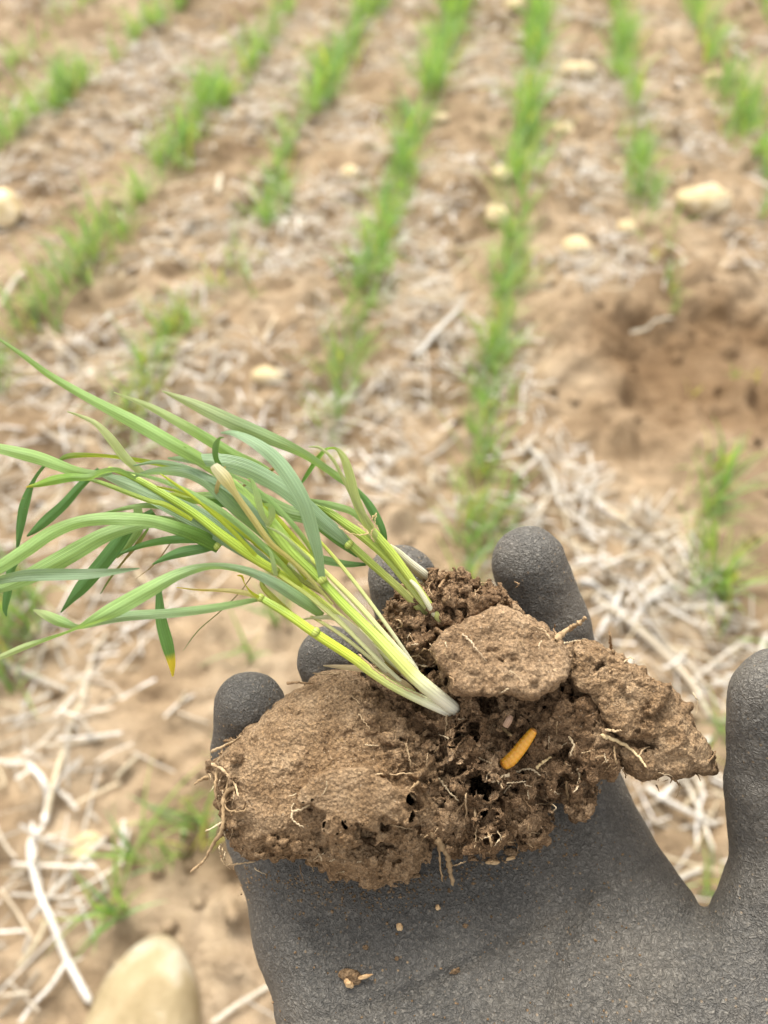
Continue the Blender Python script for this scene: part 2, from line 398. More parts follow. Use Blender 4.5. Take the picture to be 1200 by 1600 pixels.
# ------------------------------------------------------------------ stones
def stone(px, py, wpx, hpx, label, seed, depth_k=0.7, pts=None, yellow=False, lift=0.35, group=None, tilt=0.0, mat=None):
    g = G(px, py); _, _, dep = to_px(g); wx = wpx / F * dep / 2; hx = hpx / F * dep / 2
    U, V = np.meshgrid(np.linspace(0, 2 * np.pi, 40, endpoint=False), np.linspace(0, np.pi, 22), indexing='ij')
    d = np.stack([np.cos(U) * np.sin(V), np.sin(U) * np.sin(V), np.cos(V)], -1).reshape(-1, 3)
    s = 1 + (0.05 if pts is not None else 0.14) * fbm(d * 1.3 + seed * 3.7, seed, 2) + 0.02 * fbm(d * 6 + seed, seed, 2)
    v = np.sign(d) * np.abs(d) ** 0.9 * s[:, None] * np.array([wx, hx * 1.15, min(wx, hx) * depth_k * 1.6])
    if pts is not None: v = pts(v, wx, hx)
    c, sn = math.cos(tilt), math.sin(tilt); v = v @ np.array([[c, -sn, 0], [sn, c, 0], [0, 0, 1]]).T
    v[:, 2] *= 1.0 if pts is not None else 0.72; v[:, 2] += min(wx, hx) * lift * (1.0 if pts is not None else 0.45)
    v = v.reshape(40, 22, 3).transpose(1, 0, 2).reshape(-1, 3); me2 = mesh_np('stone', v, grid_faces(22, 40, True)); fix_normals(me2)
    o = link('stone', me2, mat or (M_STONE_TAN if pts is not None else M_STONE), None, (g[0], g[1], gh(g[0], g[1]) - 0.004)); o.rotation_euler.z = R(YAW)
    return tag(o, label, 'stone', group)
def big(v, wx, hx):                                     # pointed toward the far end
    k = np.clip(v[:, 1] / hx, -1, 1.2); v = v.copy(); v[:, 0] *= 1.04 - 0.22 * np.clip(k + 0.1, 0, 1.1) ** 1.2; v[:, 0] += 0.06 * wx * k; return v
stone(234, 1632, 180, 245, 'large yellowish stone with a blunt point at the bottom left beside the glove', 3, 0.55, big, lift=0.45)
stone(6, 352, 66, 62, 'round cream stone at the left edge of the field', 5, lift=1.2, mat=stone_mat(1.7))
stone(1092, 337, 84, 50, 'big oblong cream stone right of the wheat rows above the dug hole', 9, lift=0.6, tilt=0.25)
stone(548, 283, 32, 34, 'small round stone between two wheat rows in the upper middle', 12, lift=0.6)
stone(902, 126, 58, 34, 'flat pale stone lying far up between two rows at upper right', 14)
stone(882, 208, 38, 28, 'small pale stone below the flat pale stone at upper right', 15)
stone(776, 346, 40, 38, 'tan stone touching the wheat row behind the index finger', 18, lift=0.5)
stone(781, 292, 34, 30, 'smaller tan stone just above the one touching the wheat row', 19, lift=0.4)
stone(978, 358, 30, 28, 'small stone left of the big oblong cream stone', 21, lift=0.5)
stone(803, 26, 34, 30, 'yellowish stone at the top edge beside a wheat row', 23, lift=0.5)
stone(1112, 132, 34, 20, 'small flat stone far up beside the rightmost row', 24)
stone(688, 192, 24, 20, 'tiny yellowish stone against the wheat row left of the middle', 25)
stone(898, 402, 44, 40, 'brownish rounded stone half sunk in straw right of the long row', 27, lift=0.2)
stone(420, 603, 52, 32, 'pale flat stone on bare soil above the held leaves', 28, lift=0.2)
stone(148, 1342, 44, 40, 'tan stone on the soil above the large yellowish stone', 30, lift=0.3)

print('T', round(time.time() - _T0, 1))
# ------------------------------------------------------------------ straw
def straw_pts(L, bend, n=7):
    t = np.linspace(-0.5, 0.5, n); return np.stack([t * L, bend * L * (t * t - 0.08), 0 * t], -1)
SC = [(0.50, 0.45, 0.38), (0.60, 0.55, 0.48), (0.42, 0.36, 0.28), (0.55, 0.46, 0.32), (0.64, 0.60, 0.55)]
SC = [(0.90 * c[0], 0.90 * c[1], 0.89 * c[2]) for c in SC]
straw_me = []
for i in range(14):
    mb = MB(); L = random.uniform(0.035, 0.10); c = straw_pts(L, random.uniform(-0.12, 0.12), 9); col = SC[i % 5]
    rr = random.uniform(0.0006, 0.0014)
    if i % 3 == 2: ribbon(mb, c, np.linspace(1, 0.3, 9) * rr * 3.6, np.tile([0, 1.0, 0.2], (9, 1)), np.linspace(0, random.uniform(-1.2, 1.2), 9), 0.5, col)
    else:
        r = np.full(9, rr); r[4] *= 1.3; tube(mb, c, r, col, 7, False)
        tube(mb, c[::-1] , r * 0.8, tuple(q * 0.6 for q in col), 7, False)
    v = np.concatenate(mb.v); me = mesh_np('straw', v, np.concatenate(mb.f)); add_col(me, np.concatenate(mb.c)); straw_me.append((me, L))
HOT = [(680, 520, .07), (440, 400, .08), (500, 330, .09), (210, 560, .06), (130, 190, .14), (230, 130, .16), (480, 240, .12), (400, 110, .2), (930, 150, .2), (960, 440, .08), (640, 330, .07), (1000, 930, .09), (1060, 1000, .07), (130, 1010, .05), (860, 780, .05), (830, 600, .04), (640, 760, .05), (1050, 1260, .06), (660, 100, .2), (330, 590, .05), (1120, 430, .06)]
HOTG = [(G(a, b), r) for a, b, r in HOT]
def litter_v(x, y):
    p = np.stack([x, y, np.zeros_like(x)], 1); d = vnoise(p * 6.0, 77) * 0.6 + vnoise(p * 15.0, 78) * 0.45
    for g, r in HOTG: d = d + 0.65 * np.exp(-((x - g[0]) ** 2 + (y - g[1]) ** 2) / (r * r))
    return d - 0.9 * np.exp(-((x - DIG[0]) ** 2 + (y - DIG[1]) ** 2) / 0.15 ** 2)
def litter_density(x, y): return float(litter_v(np.array([float(x)]), np.array([float(y)]))[0])
band_names = {-6: 'far left', -5: 'left of the left rows', -4: 'between left rows', -3: 'between the left rows', -2: 'left of the middle rows', -1: 'between the two middle rows', 0: 'right of the long middle row', 1: 'between the right rows', 2: 'right of the right rows'}
placed = 0; tries = 0; spots_in = []
while placed < 285 and tries < 20000:
    tries += 1
    px, py = random.uniform(-20, 1220), random.uniform(0, 1600) ** 1.0
    if 420 < px < 960 and 1080 < py: continue
    if random.random() > (0.25 + 0.75 * py / 1600): continue
    g = G(px, py)
    if (px < 270 and py > 930 and random.random() < 0.72) or litter_density(g[0], g[1]) < -0.12 or np.hypot(g[0] - DIG[0], g[1] - DIG[1]) < 0.14: continue
    me, L = random.choice(straw_me)
    o = link('straw', me, M_STRAW, None, (g[0], g[1], gh(g[0], g[1]) + 0.003 + 0.004 * random.random()))
    a = random.gauss(0.4, 0.9) + (math.pi if random.random() < .5 else 0)
    o.rotation_euler = (random.uniform(-3, 3), random.gauss(0, 0.16), a); s = random.uniform(0.7, 1.35); o.scale = (s, s, s)
    k = int(math.floor((g[0] - XA) / ROW_DX)); k = max(-6, min(2, k))
    far = 'near the bottom' if py > 1050 else ('half way up the field' if py > 480 else 'far up the field')
    tag(o, 'loose pale straw piece %s, %s' % (band_names[k], far), 'straw', 'straw pieces lying on the soil')
    placed += 1
N = 90000
y = -0.2 + 4.4 * rng.random(N) ** 1.25; x = -0.75 - 0.62 * np.maximum(y, 0) + rng.random(N) * (1.3 + 1.07 * np.maximum(y, 0))
keep = (litter_v(x, y) > rng.uniform(-0.12, 0.52, N)) & (rng.random(N) < np.clip(0.16 + (y - 0.25) / 0.7, 0.16, 1)); x, y = x[keep][:32000], y[keep][:32000]; N = len(x); print('litter', N)
L = (0.008 + 0.045 * rng.random(N) ** 1.6) * np.where(y < 0.6, 1.35, 1); a = rng.normal(0.4, 1.2, N); e = rng.normal(0, 0.22, N)
d = np.stack([np.cos(a) * np.cos(e), np.sin(a) * np.cos(e), np.sin(e)], 1); q = np.stack([-np.sin(a), np.cos(a), rng.normal(0, .5, N)], 1); q = unit(q); nn_ = np.cross(d, q)
t = np.linspace(-0.5, 0.5, 4); wd = rng.uniform(0.0005, 0.0017, N); bend = rng.uniform(-0.35, 0.35, N)
c = np.stack([x, y, ghv(x, y) + 0.003 + 0.008 * rng.random(N)], 1)[:, None] + d[:, None] * (t[None, :, None] * L[:, None, None]) + q[:, None] * ((t ** 2)[None, :] * (L * bend)[:, None])[:, :, None]
v = c[:, :, None] + q[:, None, None] * (np.array([-1, 0, 1])[None, None, :, None] * wd[:, None, None, None]) + nn_[:, None, None] * (np.array([0, .5, 0])[None, None, :, None] * wd[:, None, None, None])
f = (grid_faces(4, 3)[None] + 12 * np.arange(N)[:, None, None]).reshape(-1, 4)
cc = np.array(SC)[rng.integers(0, 5, N)] * rng.uniform(0.75, 1.12, (N, 1))
me = mesh_np('straw_litter', v.reshape(-1, 3), f); add_col(me, np.repeat(cc, 12, 0)); tag(link('straw_litter', me, M_STRAW), kind='stuff')
# crumbs of soil and grit
mb = MB()
ico = np.array([(0, 0, 1), (.9, 0, .3), (.28, .85, .3), (-.72, .53, .3), (-.72, -.53, .3), (.28, -.85, .3), (0, 0, -.6)])
icf = np.array([(0, 1, 2, 2), (0, 2, 3, 3), (0, 3, 4, 4), (0, 4, 5, 5), (0, 5, 1, 1)])
crv, crf = [], []
for i in range(5200):
    y = -0.2 + 3.6 * random.random() ** 1.4; x = random.uniform(-0.7 - 0.62 * max(y, 0), 0.5 + 0.45 * max(y, 0)); s = 0.0015 + 0.009 * random.random() ** 4
    q = ico * np.array([s * random.uniform(.7, 1.3), s * random.uniform(.7, 1.3), s * random.uniform(.6, 1)]) * (1 + rng.uniform(-.2, .2, (7, 1)))
    a = random.random() * 6; q = q @ np.array([[math.cos(a), math.sin(a), 0], [-math.sin(a), math.cos(a), 0], [0, 0, 1]])
    crv.append(q + [x, y, gh(x, y)]); crf.append(np.array([(0, 1, 2), (0, 2, 3), (0, 3, 4), (0, 4, 5), (0, 5, 1), (1, 6, 2), (2, 6, 3), (3, 6, 4), (4, 6, 5), (5, 6, 1)]) + 7 * i)
tag(link('soil_crumbs', mesh_np('soil_crumbs', np.concatenate(crv), np.concatenate(crf)), M_GROUND), kind='stuff')

# named straws that stand out near the camera (bottom left and right of the clods)
def px_tube(pts, wpx, col, z=0.012, K=8):
    q = []
    for a, b, *e in pts:                                 # laid on the soil's own height
        g = G(a, b)
        for _ in range(4): g = G(a, b, gh(g[0], g[1]) + z * 0.45)
        q.append(g)
    c = spline(q, 8 * len(pts)); c[:, 2] = np.maximum(c[:, 2], ghv(c[:, 0], c[:, 1]) + 0.003); _, _, dep = to_px(c.mean(0)); r = wpx / F * dep / 2
    return c, r
def named_straw(pts, wpx, label, col=(0.58, 0.54, 0.47), z=0.014, name='straw'):
    c, r = px_tube(pts, wpx * 0.62, col, z); col = tuple(0.86 * q for q in col); mb = MB(); nn = len(c); rr = r * (1 + 0.10 * np.sin(np.arange(nn) * 2.1)) * np.linspace(1.05, 0.8, nn)
    tube(mb, c, rr, col, 9); tag(mb.build(name, M_STRAW, None, c[0]), label, 'straw' if name == 'straw' else name); return c, r
st = empty('dead_stalk', tuple(G(60, 1300, 0.015)), 'bleached forked stalk with tufted nodes lying at the lower left', 'dead stalk')
for i, (pts, wp) in enumerate([([(142, 1568), (106, 1502), (82, 1442), (58, 1385), (47, 1322), (68, 1290)], 11), ([(68, 1290), (76, 1250), (66, 1218), (46, 1196)], 11), ([(104, 1502), (80, 1540), (50, 1572), (30, 1600)], 7)]):
    c, r = px_tube(pts, wp * 1.05, None, 0.020); mb = MB(); tube(mb, c, r * np.linspace(1, .75, len(c)), (0.62, 0.58, 0.52), 9); mb.build('stalk' if i == 0 else 'branch', M_STRAW, st)
for (a, b, dx, dy) in [(90, 1415, 35, -2), (85, 1425, 30, 12), (92, 1405, 28, -18), (70, 1310, 34, -10), (70, 1305, 26, 8), (105, 1505, 26, -10)]:
    c, r = px_tube([(a, b), (a + dx * .5, b + dy * .4), (a + dx, b + dy)], 4, None, 0.02); mb = MB(); tube(mb, c, r * np.linspace(1, .3, len(c)), (0.62, 0.58, 0.52), 5); mb.build('fibre', M_STRAW, st)
NS = [([(70, 1290), (84, 1225), (104, 1160), (128, 1095)], 13, 'long cream straw rising from the forked stalk at the left', (0.62, 0.53, 0.38)),
      ([(128, 1095), (142, 1040), (168, 985)], 12, 'cream straw below the held leaves at far left', (0.58, 0.5, 0.38)),
      ([(60, 1165), (110, 1162), (170, 1150)], 8, 'thin cream straw lying level at the left', (0.6, 0.52, 0.4)),
      ([(0, 1388), (30, 1430), (52, 1470)], 8, 'tan straw slanting from the left edge into the forked stalk', (0.6, 0.5, 0.36)),
      ([(28, 1512), (55, 1475), (72, 1440)], 10, 'short tan straw crossing left of the forked stalk', (0.6, 0.52, 0.36)),
      ([(190, 1325), (194, 1280)], 13, 'short upright white straw above the large yellowish stone', (0.64, 0.6, 0.54)),
      ([(180, 1216), (200, 1195), (216, 1180)], 9, 'short cream straw on bare soil left of the glove', (0.6, 0.52, 0.38)),
      ([(120, 1405), (138, 1440), (146, 1470)], 8, 'bent pale straw between forked stalk and large stone', (0.62, 0.58, 0.5)),
      ([(330, 1600), (375, 1568), (425, 1538)], 12, 'pale straw leading under the left edge of the glove', (0.62, 0.56, 0.46)),
      ([(0, 1556), (48, 1551)], 8, 'short level straw at the bottom left corner', (0.6, 0.52, 0.4)),
      ([(1030, 1250), (1075, 1200), (1110, 1150)], 13, 'pale straw in the gap beside the thumb', (0.66, 0.62, 0.55)),
      ([(1010, 1230), (1050, 1255), (1120, 1290)], 14, 'broad white straw crossing the gap below the right clod', (0.66, 0.62, 0.55)),
      ([(930, 935), (1000, 985), (1075, 1060), (1110, 1120)], 15, 'long tan straw between right clod and thumb tip', (0.6, 0.52, 0.4)),
      ([(955, 960), (1040, 1010), (1105, 1075)], 12, 'tan straw parallel to the long one behind the right clod', (0.6, 0.53, 0.42)),
      ([(905, 905), (955, 935), (990, 985)], 14, 'white straw just right of the index finger', (0.68, 0.65, 0.6)),
      ([(930, 1000), (960, 950), (975, 905)], 11, 'white straw crossing another right of the index finger', (0.68, 0.65, 0.6)),
      ([(985, 975), (1020, 930), (1050, 915)], 14, 'bright short straw above the right clod', (0.7, 0.67, 0.62)),
      ([(1055, 1190), (1090, 1260), (1115, 1330)], 12, 'pale straw standing out in the thumb gap', (0.66, 0.6, 0.5)),
      ([(340, 300), (345, 272)], 13, 'short cream straw between the upper left rows', (0.66, 0.58, 0.44)),
      ([(385, 295), (408, 322)], 12, 'second short cream straw between the upper left rows', (0.62, 0.54, 0.42)),
      ([(0, 480), (22, 440), (38, 425)], 12, 'cream straw at the left edge below the round stone', (0.64, 0.58, 0.48)),
      ([(985, 520), (1020, 512), (1050, 505)], 8, 'cream straw lying across the dug soil', (0.62, 0.56, 0.44)),
      ([(820, 690), (860, 740), (875, 790)], 10, 'pale bent straw right of the long wheat row', (0.66, 0.62, 0.56)),
        ([(650, 560), (680, 520), (720, 480)], 12, 'white straw crossing the mat left of the long wheat row', (0.68, 0.65, 0.6))]
for p_, w_, l_, c_ in NS: named_straw(p_, w_, l_, c_, z=0.016)

print('T', round(time.time() - _T0, 1))
# ------------------------------------------------------------------ young wheat in the field
GREENS = [(0.18, 0.31, 0.080), (0.24, 0.37, 0.090), (0.15, 0.27, 0.085), (0.30, 0.38, 0.12), (0.22, 0.33, 0.16)]
def field_leaf(mb, base, az, L, lean, curl, wd, col):
    n = 10; t = np.linspace(0, 1, n)
    el = lean + curl * t ** 1.5
    dr = np.cumsum(np.stack([np.sin(el), np.cos(el)], -1), 0) * L / n; dr = np.vstack([[0, 0], dr[:-1]])
    d = np.array([math.cos(az), math.sin(az)])
    c = np.stack([base[0] + d[0] * dr[:, 0], base[1] + d[1] * dr[:, 0], base[2] + dr[:, 1]], -1)
    wv = wd * np.minimum(1, 0.55 + 1.6 * t) * np.clip((1 - t) / 0.55, 0.03, 1) ** 0.8
    side = np.tile([-d[1], d[0], 0], (n, 1)); tw = random.uniform(-1.2, 1.2)
    cc = np.array(col)[None] * (1 + 0.25 * t[:, None]); cc[0] = (0.35, 0.38, 0.16)
    ribbon(mb, c, wv, side, tw * t, 0.5, cc, K=3)
def plant_data(seed, nl, H, sep=False, yellow=False):
    random.seed(seed); out = []; mb = MB()
    for i in range(nl):
        if sep: mb = MB()
        col = np.array(random.choice(GREENS))
        if yellow or random.random() < 0.08: col = np.array((0.42, 0.40, 0.08))
        b = (random.gauss(0, 0.006), random.gauss(0, 0.008), -0.004)
        field_leaf(mb, b, random.random() * 6.28, H * random.uniform(0.6, 1.15), random.uniform(0.04, 0.60), random.uniform(0.1, 1.5), random.uniform(0.0026, 0.0046), col)
        if sep: out.append(mb)
    return out if sep else mb
def mesh_of(mb, name):
    v = np.concatenate(mb.v); me = mesh_np(name, v, np.concatenate(mb.f)); add_col(me, np.concatenate(mb.c)); add_uv(me, np.concatenate(mb.u)); return me
PV = [mesh_of(plant_data(100 + i, random.randint(4, 9), 0.125), 'wheat_plant') for i in range(12)]
PY = [mesh_of(plant_data(200 + i, 5, 0.09, yellow=True), 'wheat_plant') for i in range(3)]
NEARV = []
for i in range(6):
    NEARV.append([mesh_of(m_, 'leaf') for m_ in plant_data(300 + i, 7, 0.12, sep=True)])
random.seed(5)
ROWS = {  # segments of photo-pixel rows: x0,y0,x1,y1,plants per cm of ground, scale, yellow share
 'in the long row behind the index finger': [(835, -60, 833, 110, .9, 1.15, 0), (826, 150, 800, 400, .75, 1.05, .03), (799, 395, 778, 545, 1.0, .85, .1), (775, 545, 758, 720, 1.0, .85, .05), (757, 720, 742, 930, 1.0, .85, .02)],
 'in the first row left of the long one': [(735, -60, 665, 190, .9, 1.15, 0), (655, 190, 618, 330, .8, 1.0, .02), (612, 335, 560, 520, 1.0, .9, .08), (548, 520, 518, 670, .85, .78, .12), (450, 900, 400, 1010, .7, .8, .1), (350, 1215, 300, 1330, 1.0, .85, .08), (290, 1340, 200, 1450, .7, .9, 0)],
 'in the second row left of it': [(625, -50, 485, 190, .85, 1.1, 0), (465, 215, 410, 370, .6, .8, .12), (390, 390, 345, 450, .4, .6, .8), (300, 490, 240, 610, .85, .8, .2), (235, 610, 195, 720, .8, .85, .05), (45, 950, 10, 1100, 1.0, .95, .03)],
 'in the third row left': [(500, -50, 390, 110, .45, .9, .05), (360, 140, 255, 280, .8, 1.0, .1), (235, 310, 195, 385, .6, .7, .3), (160, 400, 45, 540, .9, .95, .05), (30, 550, -20, 650, .5, .8, .1)],
 'in the fourth row left': [(330, -20, 190, 100, .55, .9, .05), (150, 140, -10, 260, .8, .95, .1)],
 'in the leftmost row in the top left corner': [(230, -60, 100, 50, .5, .9, .1), (60, 90, -20, 160, .35, .8, .3)],
 'in the first row right': [(950, -60, 985, 180, .55, 1.0, .02), (990, 215, 1002, 320, .8, .9, .02), (1020, 400, 1045, 470, .3, .6, .5), (1095, 760, 1112, 960, .9, .95, .05), (1120, 990, 1140, 1200, .4, .8, .2), (1095, 1330, 1105, 1430, .6, .7, 0)],
 'in the second row right': [(1060, -60, 1110, 110, .6, 1.05, 0), (1130, 130, 1215, 310, .8, 1.0, .05)],
 'in the rightmost row at the top right corner': [(1160, -60, 1230, 90, .5, .9, .05)],
 'standing alone among the straw between rows': [(20, 520, 60, 480, .2, .5, .4), (1070, 610, 1160, 590, .2, .6, .3), (1180, 330, 1200, 360, .3, .7, 0)]}
plants = []
for lab, segs in ROWS.items():
    for (x0, y0, x1, y1, dens, scl, yel) in segs:
        a, b = G(x0, y0), G(x1, y1); L = np.linalg.norm(b - a); nn = max(2, int(L * 100 * dens * (1.6 if 'left,' in lab + ',' and ('third' in lab or 'fourth' in lab) else 1.25)))
        for i in range(nn):
            t = random.random(); p = a + (b - a) * t; p = p + np.array([random.gauss(0, 0.011), random.gauss(0, 0.012), 0])
            qx, qy, _ = to_px(p)
            if math.hypot(qx - 8, qy - 320) < 60 or math.hypot(qx - 222, qy - 1600) < 95: continue
            plants.append((p, lab, scl * random.uniform(0.5, 1.0), random.random() < yel))
        if i >= 0 and y1 < 700:                           # thin straggling plants in the gap after this stretch
            for _ in range(int(L * 14)):
                t = 1 + random.random() * 0.5; p = a + (b - a) * t + np.array([random.gauss(0, 0.008), 0, 0]); plants.append((p, lab, random.uniform(0.35, 0.6), random.random() < .3))
# rows continue beyond the top of the frame and to the sides
extra = []
for k in range(-9, 7):
    for i in range(60):
        y = random.uniform(2.35, 4.6); extra.append((np.array([row_x(k) + random.gauss(0, .012), y, 0]), '', random.uniform(.8, 1.2), False))
def size_key(q): return to_px(q[0])[2]
plants.sort(key=size_key)
print('plants', len(plants))
def place_plant(i, q):
    p, lab, s, y = q; qx, qy, _ = to_px(p); yaw = random.random() * 6.28
    loc = (p[0], p[1], gh(p[0], p[1])); label = '%s wheat plant %s, %s' % ('yellowing' if y else 'green', lab, 'close to the hand' if qy > 850 else ('half way up' if qy > 380 else 'far up'))
    if i < 70 and not y:
        o = empty('wheat_plant', loc, label, 'wheat plant', 'young wheat plants growing in rows')
        for me in NEARV[i % 6]: link('leaf', me, M_FIELD, o)
    else:
        o = tag(link('wheat_plant', random.choice(PY if y else PV), M_FIELD, None, loc), label, 'wheat plant', 'young wheat plants growing in rows')
    o.rotation_euler.z = yaw; o.scale = (s, s, s)
for i, q in enumerate(plants[:295]): place_plant(i, q)
mbv, mbf, mbc, mbu, off = [], [], [], [], 0
def bake(me):
    v = np.empty(len(me.vertices) * 3, np.float32); me.vertices.foreach_get('co', v)
    c = np.empty(len(me.vertices) * 4, np.float32); me.color_attributes['Col'].data.foreach_get('color', c)
    f = np.empty(len(me.loops), np.int32); me.loops.foreach_get('vertex_index', f)
    return v.reshape(-1, 3), f.reshape(-1, 4), c.reshape(-1, 4)[:, :3]
BK = [bake(m_) for m_ in PV]
for p, lab, s, y in plants[295:] + extra:
    v, f, c = random.choice(BK); a = random.random() * 6.28
    v = v @ np.array([[math.cos(a), math.sin(a), 0], [-math.sin(a), math.cos(a), 0], [0, 0, 1]]) * s + [p[0], p[1], gh(p[0], p[1])]
    mbv.append(v); mbf.append(f + off); mbc.append(c); off += len(v)
me = mesh_np('far_wheat', np.concatenate(mbv), np.concatenate(mbf)); add_col(me, np.concatenate(mbc)); add_uv(me, np.zeros((off, 2)))
tag(link('far_wheat', me, M_FIELD), kind='stuff')

print('T', round(time.time() - _T0, 1))
# ------------------------------------------------------------------ the gloved hand
MM = 0.158                                              # mm per photo pixel at the hand's distance
def seg_poly(px, py, poly):
    """signed distance in px to a polygon (negative inside), grids px,py"""
    p = np.asarray(poly, float); d = np.full(px.shape, 1e9); ins = np.zeros(px.shape, bool)
    for i in range(len(p)):
        a, b = p[i], p[(i + 1) % len(p)]; e = b - a; wx, wy = px - a[0], py - a[1]
        t = np.clip((wx * e[0] + wy * e[1]) / (e @ e), 0, 1); d = np.minimum(d, (wx - e[0] * t) ** 2 + (wy - e[1] * t) ** 2)
        c = ((a[1] > py) != (b[1] > py)) & (px < (b[0] - a[0]) * (py - a[1]) / (b[1] - a[1] + 1e-12) + a[0]); ins ^= c
    d = np.sqrt(d); return np.where(ins, -d, d)
def smooth_poly(poly, n=6):
    p = np.asarray(poly, float); q = np.vstack([p[-1], p, p[0], p[1]]); out = []
    for i in range(len(p)):
        a, b, c, d = q[i], q[i + 1], q[i + 2], q[i + 3]
        for u in np.linspace(0, 1, n, endpoint=False): out.append(0.5 * (2 * b + (c - a) * u + (2 * a - 5 * b + 4 * c - d) * u ** 2 + (3 * b - a - 3 * c + d) * u ** 3))
    return np.array(out)
def smin(a, b, k):
    h = np.clip(0.5 + 0.5 * (b - a) / k, 0, 1); return b * (1 - h) + a * h - k * h * (1 - h)
def cone(U, V, W, a, ra, b, rb):
    a = np.array([a[0] * MM, a[1] * MM, a[2]]); b = np.array([b[0] * MM, b[1] * MM, b[2]]); e = b - a
    t = np.clip(((U - a[0]) * e[0] + (V - a[1]) * e[1] + (W - a[2]) * e[2]) / (e @ e), 0, 1)
    return np.sqrt((U - a[0] - e[0] * t) ** 2 + (V - a[1] - e[1] * t) ** 2 + (W - a[2] - e[2] * t) ** 2) - (ra + (rb - ra) * t)
def slab(d2, dz, T, Rr):
    wx, wy = d2 + Rr, np.abs(dz) - T + Rr
    return np.sqrt(np.maximum(wx, 0) ** 2 + np.maximum(wy, 0) ** 2) + np.minimum(np.maximum(wx, wy), 0) - Rr
def palm_depth(py): return np.interp(py, [1050, 1150, 1300, 1600, 2100, 2700], [200, 197, 190, 168, 140, 118])
sx, sy, sz = 5.0, 5.0, 0.8
gx = np.arange(285, 1460, sx); gy = np.arange(790, 2450, sy); gz = np.arange(100, 232, sz)
PX, PY_ = np.meshgrid(gx, gy, indexing='ij')
palm = smooth_poly([(352, 1310), (352, 1250), (400, 1185), (520, 1140), (700, 1120), (880, 1110), (948, 1160), (972, 1215), (1002, 1275), (1040, 1338), (1080, 1392), (1105, 1424), (1128, 1390), (1160, 1330), (1300, 1300), (1345, 1450), (1300, 1620), (1215, 1780), (1150, 1950), (1150, 2400), (620, 2400), (570, 1950), (480, 1750), (433, 1610), (424, 1560), (404, 1510), (394, 1470), (386, 1415)], 5)
D2 = seg_poly(PX, PY_, palm) * MM
Tk = 13.5 + 2.5 * np.exp(-(((PX - 1130) / 150) ** 2 + ((PY_ - 1650) / 200) ** 2)) 
# gentle relief of the palm: hollow in the middle, ball of the thumb, folds at the heel
front = palm_depth(PY_) + 1.6 * np.exp(-(((PX - 820) / 170) ** 2 + ((PY_ - 1450) / 130) ** 2)) - 5.0 * np.exp(-(((PX - 1180) / 150) ** 2 + ((PY_ - 1560) / 170) ** 2)) - 1.3 * np.exp(-(((PX - 430) / 70) ** 2 + ((PY_ - 1480) / 45) ** 2))
fl = np.stack([PX.ravel() * MM / 14, PY_.ravel() * MM / 14, np.zeros(PX.size)], 1)
front = front + (0.5 * fbm(fl, 61, 3)).reshape(PX.shape)
crease = np.abs((PX - 700) * 0.35 + (PY_ - 1500) * 0.95 + 26 * np.sin(PX / 130)); front = front + 1.3 * np.exp(-(crease / 9) ** 2) * np.exp(-((PX - 700) / 300) ** 2)
crease = np.abs((PX - 900) * 0.9 + (PY_ - 1480) * 0.45 + 20 * np.sin(PY_ / 70)); front = front + 1.4 * np.exp(-(crease / 10) ** 2) * np.exp(-((PY_ - 1480) / 150) ** 2)
FG = np.empty((len(gx), len(gy), len(gz)), np.float32)
for zi, z in enumerate(gz): FG[:, :, zi] = slab(D2, z - (front + Tk), Tk, 12.5)
def fingers(FG, chains):
    for ch, k in chains:
        best = None
        for (a, b) in zip(ch[:-1], ch[1:]):
            U = PX[:, :, None] * MM; V = PY_[:, :, None] * MM; W = gz[None, None, :]
            d = cone(U, V, W, a[:3], a[3], b[:3], b[3]); best = d if best is None else smin(best, d, 1.5)
        FG = smin(FG, best, k)
    return FG
FG = fingers(FG, [
 ([(390, 1106, 187, 9.0), (392, 1180, 196, 9.6), (440, 1290, 203, 10.4), (520, 1400, 203, 11)], 4.0),
 ([(521, 1034, 192, 8.9), (560, 1120, 202, 9.6), (600, 1230, 206, 10.2), (640, 1350, 204, 11)], 4.0),
 ([(627, 904, 198, 8.4), (652, 985, 205, 9.5), (700, 1110, 211, 10.4), (740, 1260, 208, 11)], 4.0),
 ([(826, 880, 196, 9.2), (858, 975, 203, 9.9), (884, 1100, 209, 10.8), (860, 1260, 206, 11.5)], 4.0),
 ([(1222, 1098, 176, 13.9), (1226, 1230, 182, 14.8), (1240, 1340, 186, 15.5), (1215, 1480, 186, 17), (1130, 1600, 182, 16)], 7.0)])
nr = np.argwhere(np.abs(FG) < 2.5); pn = np.stack([gx[nr[:, 0]] * MM, gy[nr[:, 1]] * MM, gz[nr[:, 2]]], 1)
FG[tuple(nr.T)] += (0.30 * fbm(pn / 6.0, 71, 2) + 0.12 * fbm(pn * np.array([.4, 1.6, 1]) / 2.4, 74, 2)).astype(np.float32)
v, f = surface_nets(FG, (gx[0], gy[0], gz[0]), (sx, sy, sz)); del FG
wv = P(v[:, 0], v[:, 1], v[:, 2]); o0 = P(850, 1700, 185)
me = mesh_np('gloved_hand', wv - o0, f)
fix_normals(me)
tag(link('gloved_hand', me, M_GLOVE, None, o0), 'right hand in a dark grey crinkled rubber glove, palm up, holding the soil clods', 'gloved hand')

print('T', round(time.time() - _T0, 1))
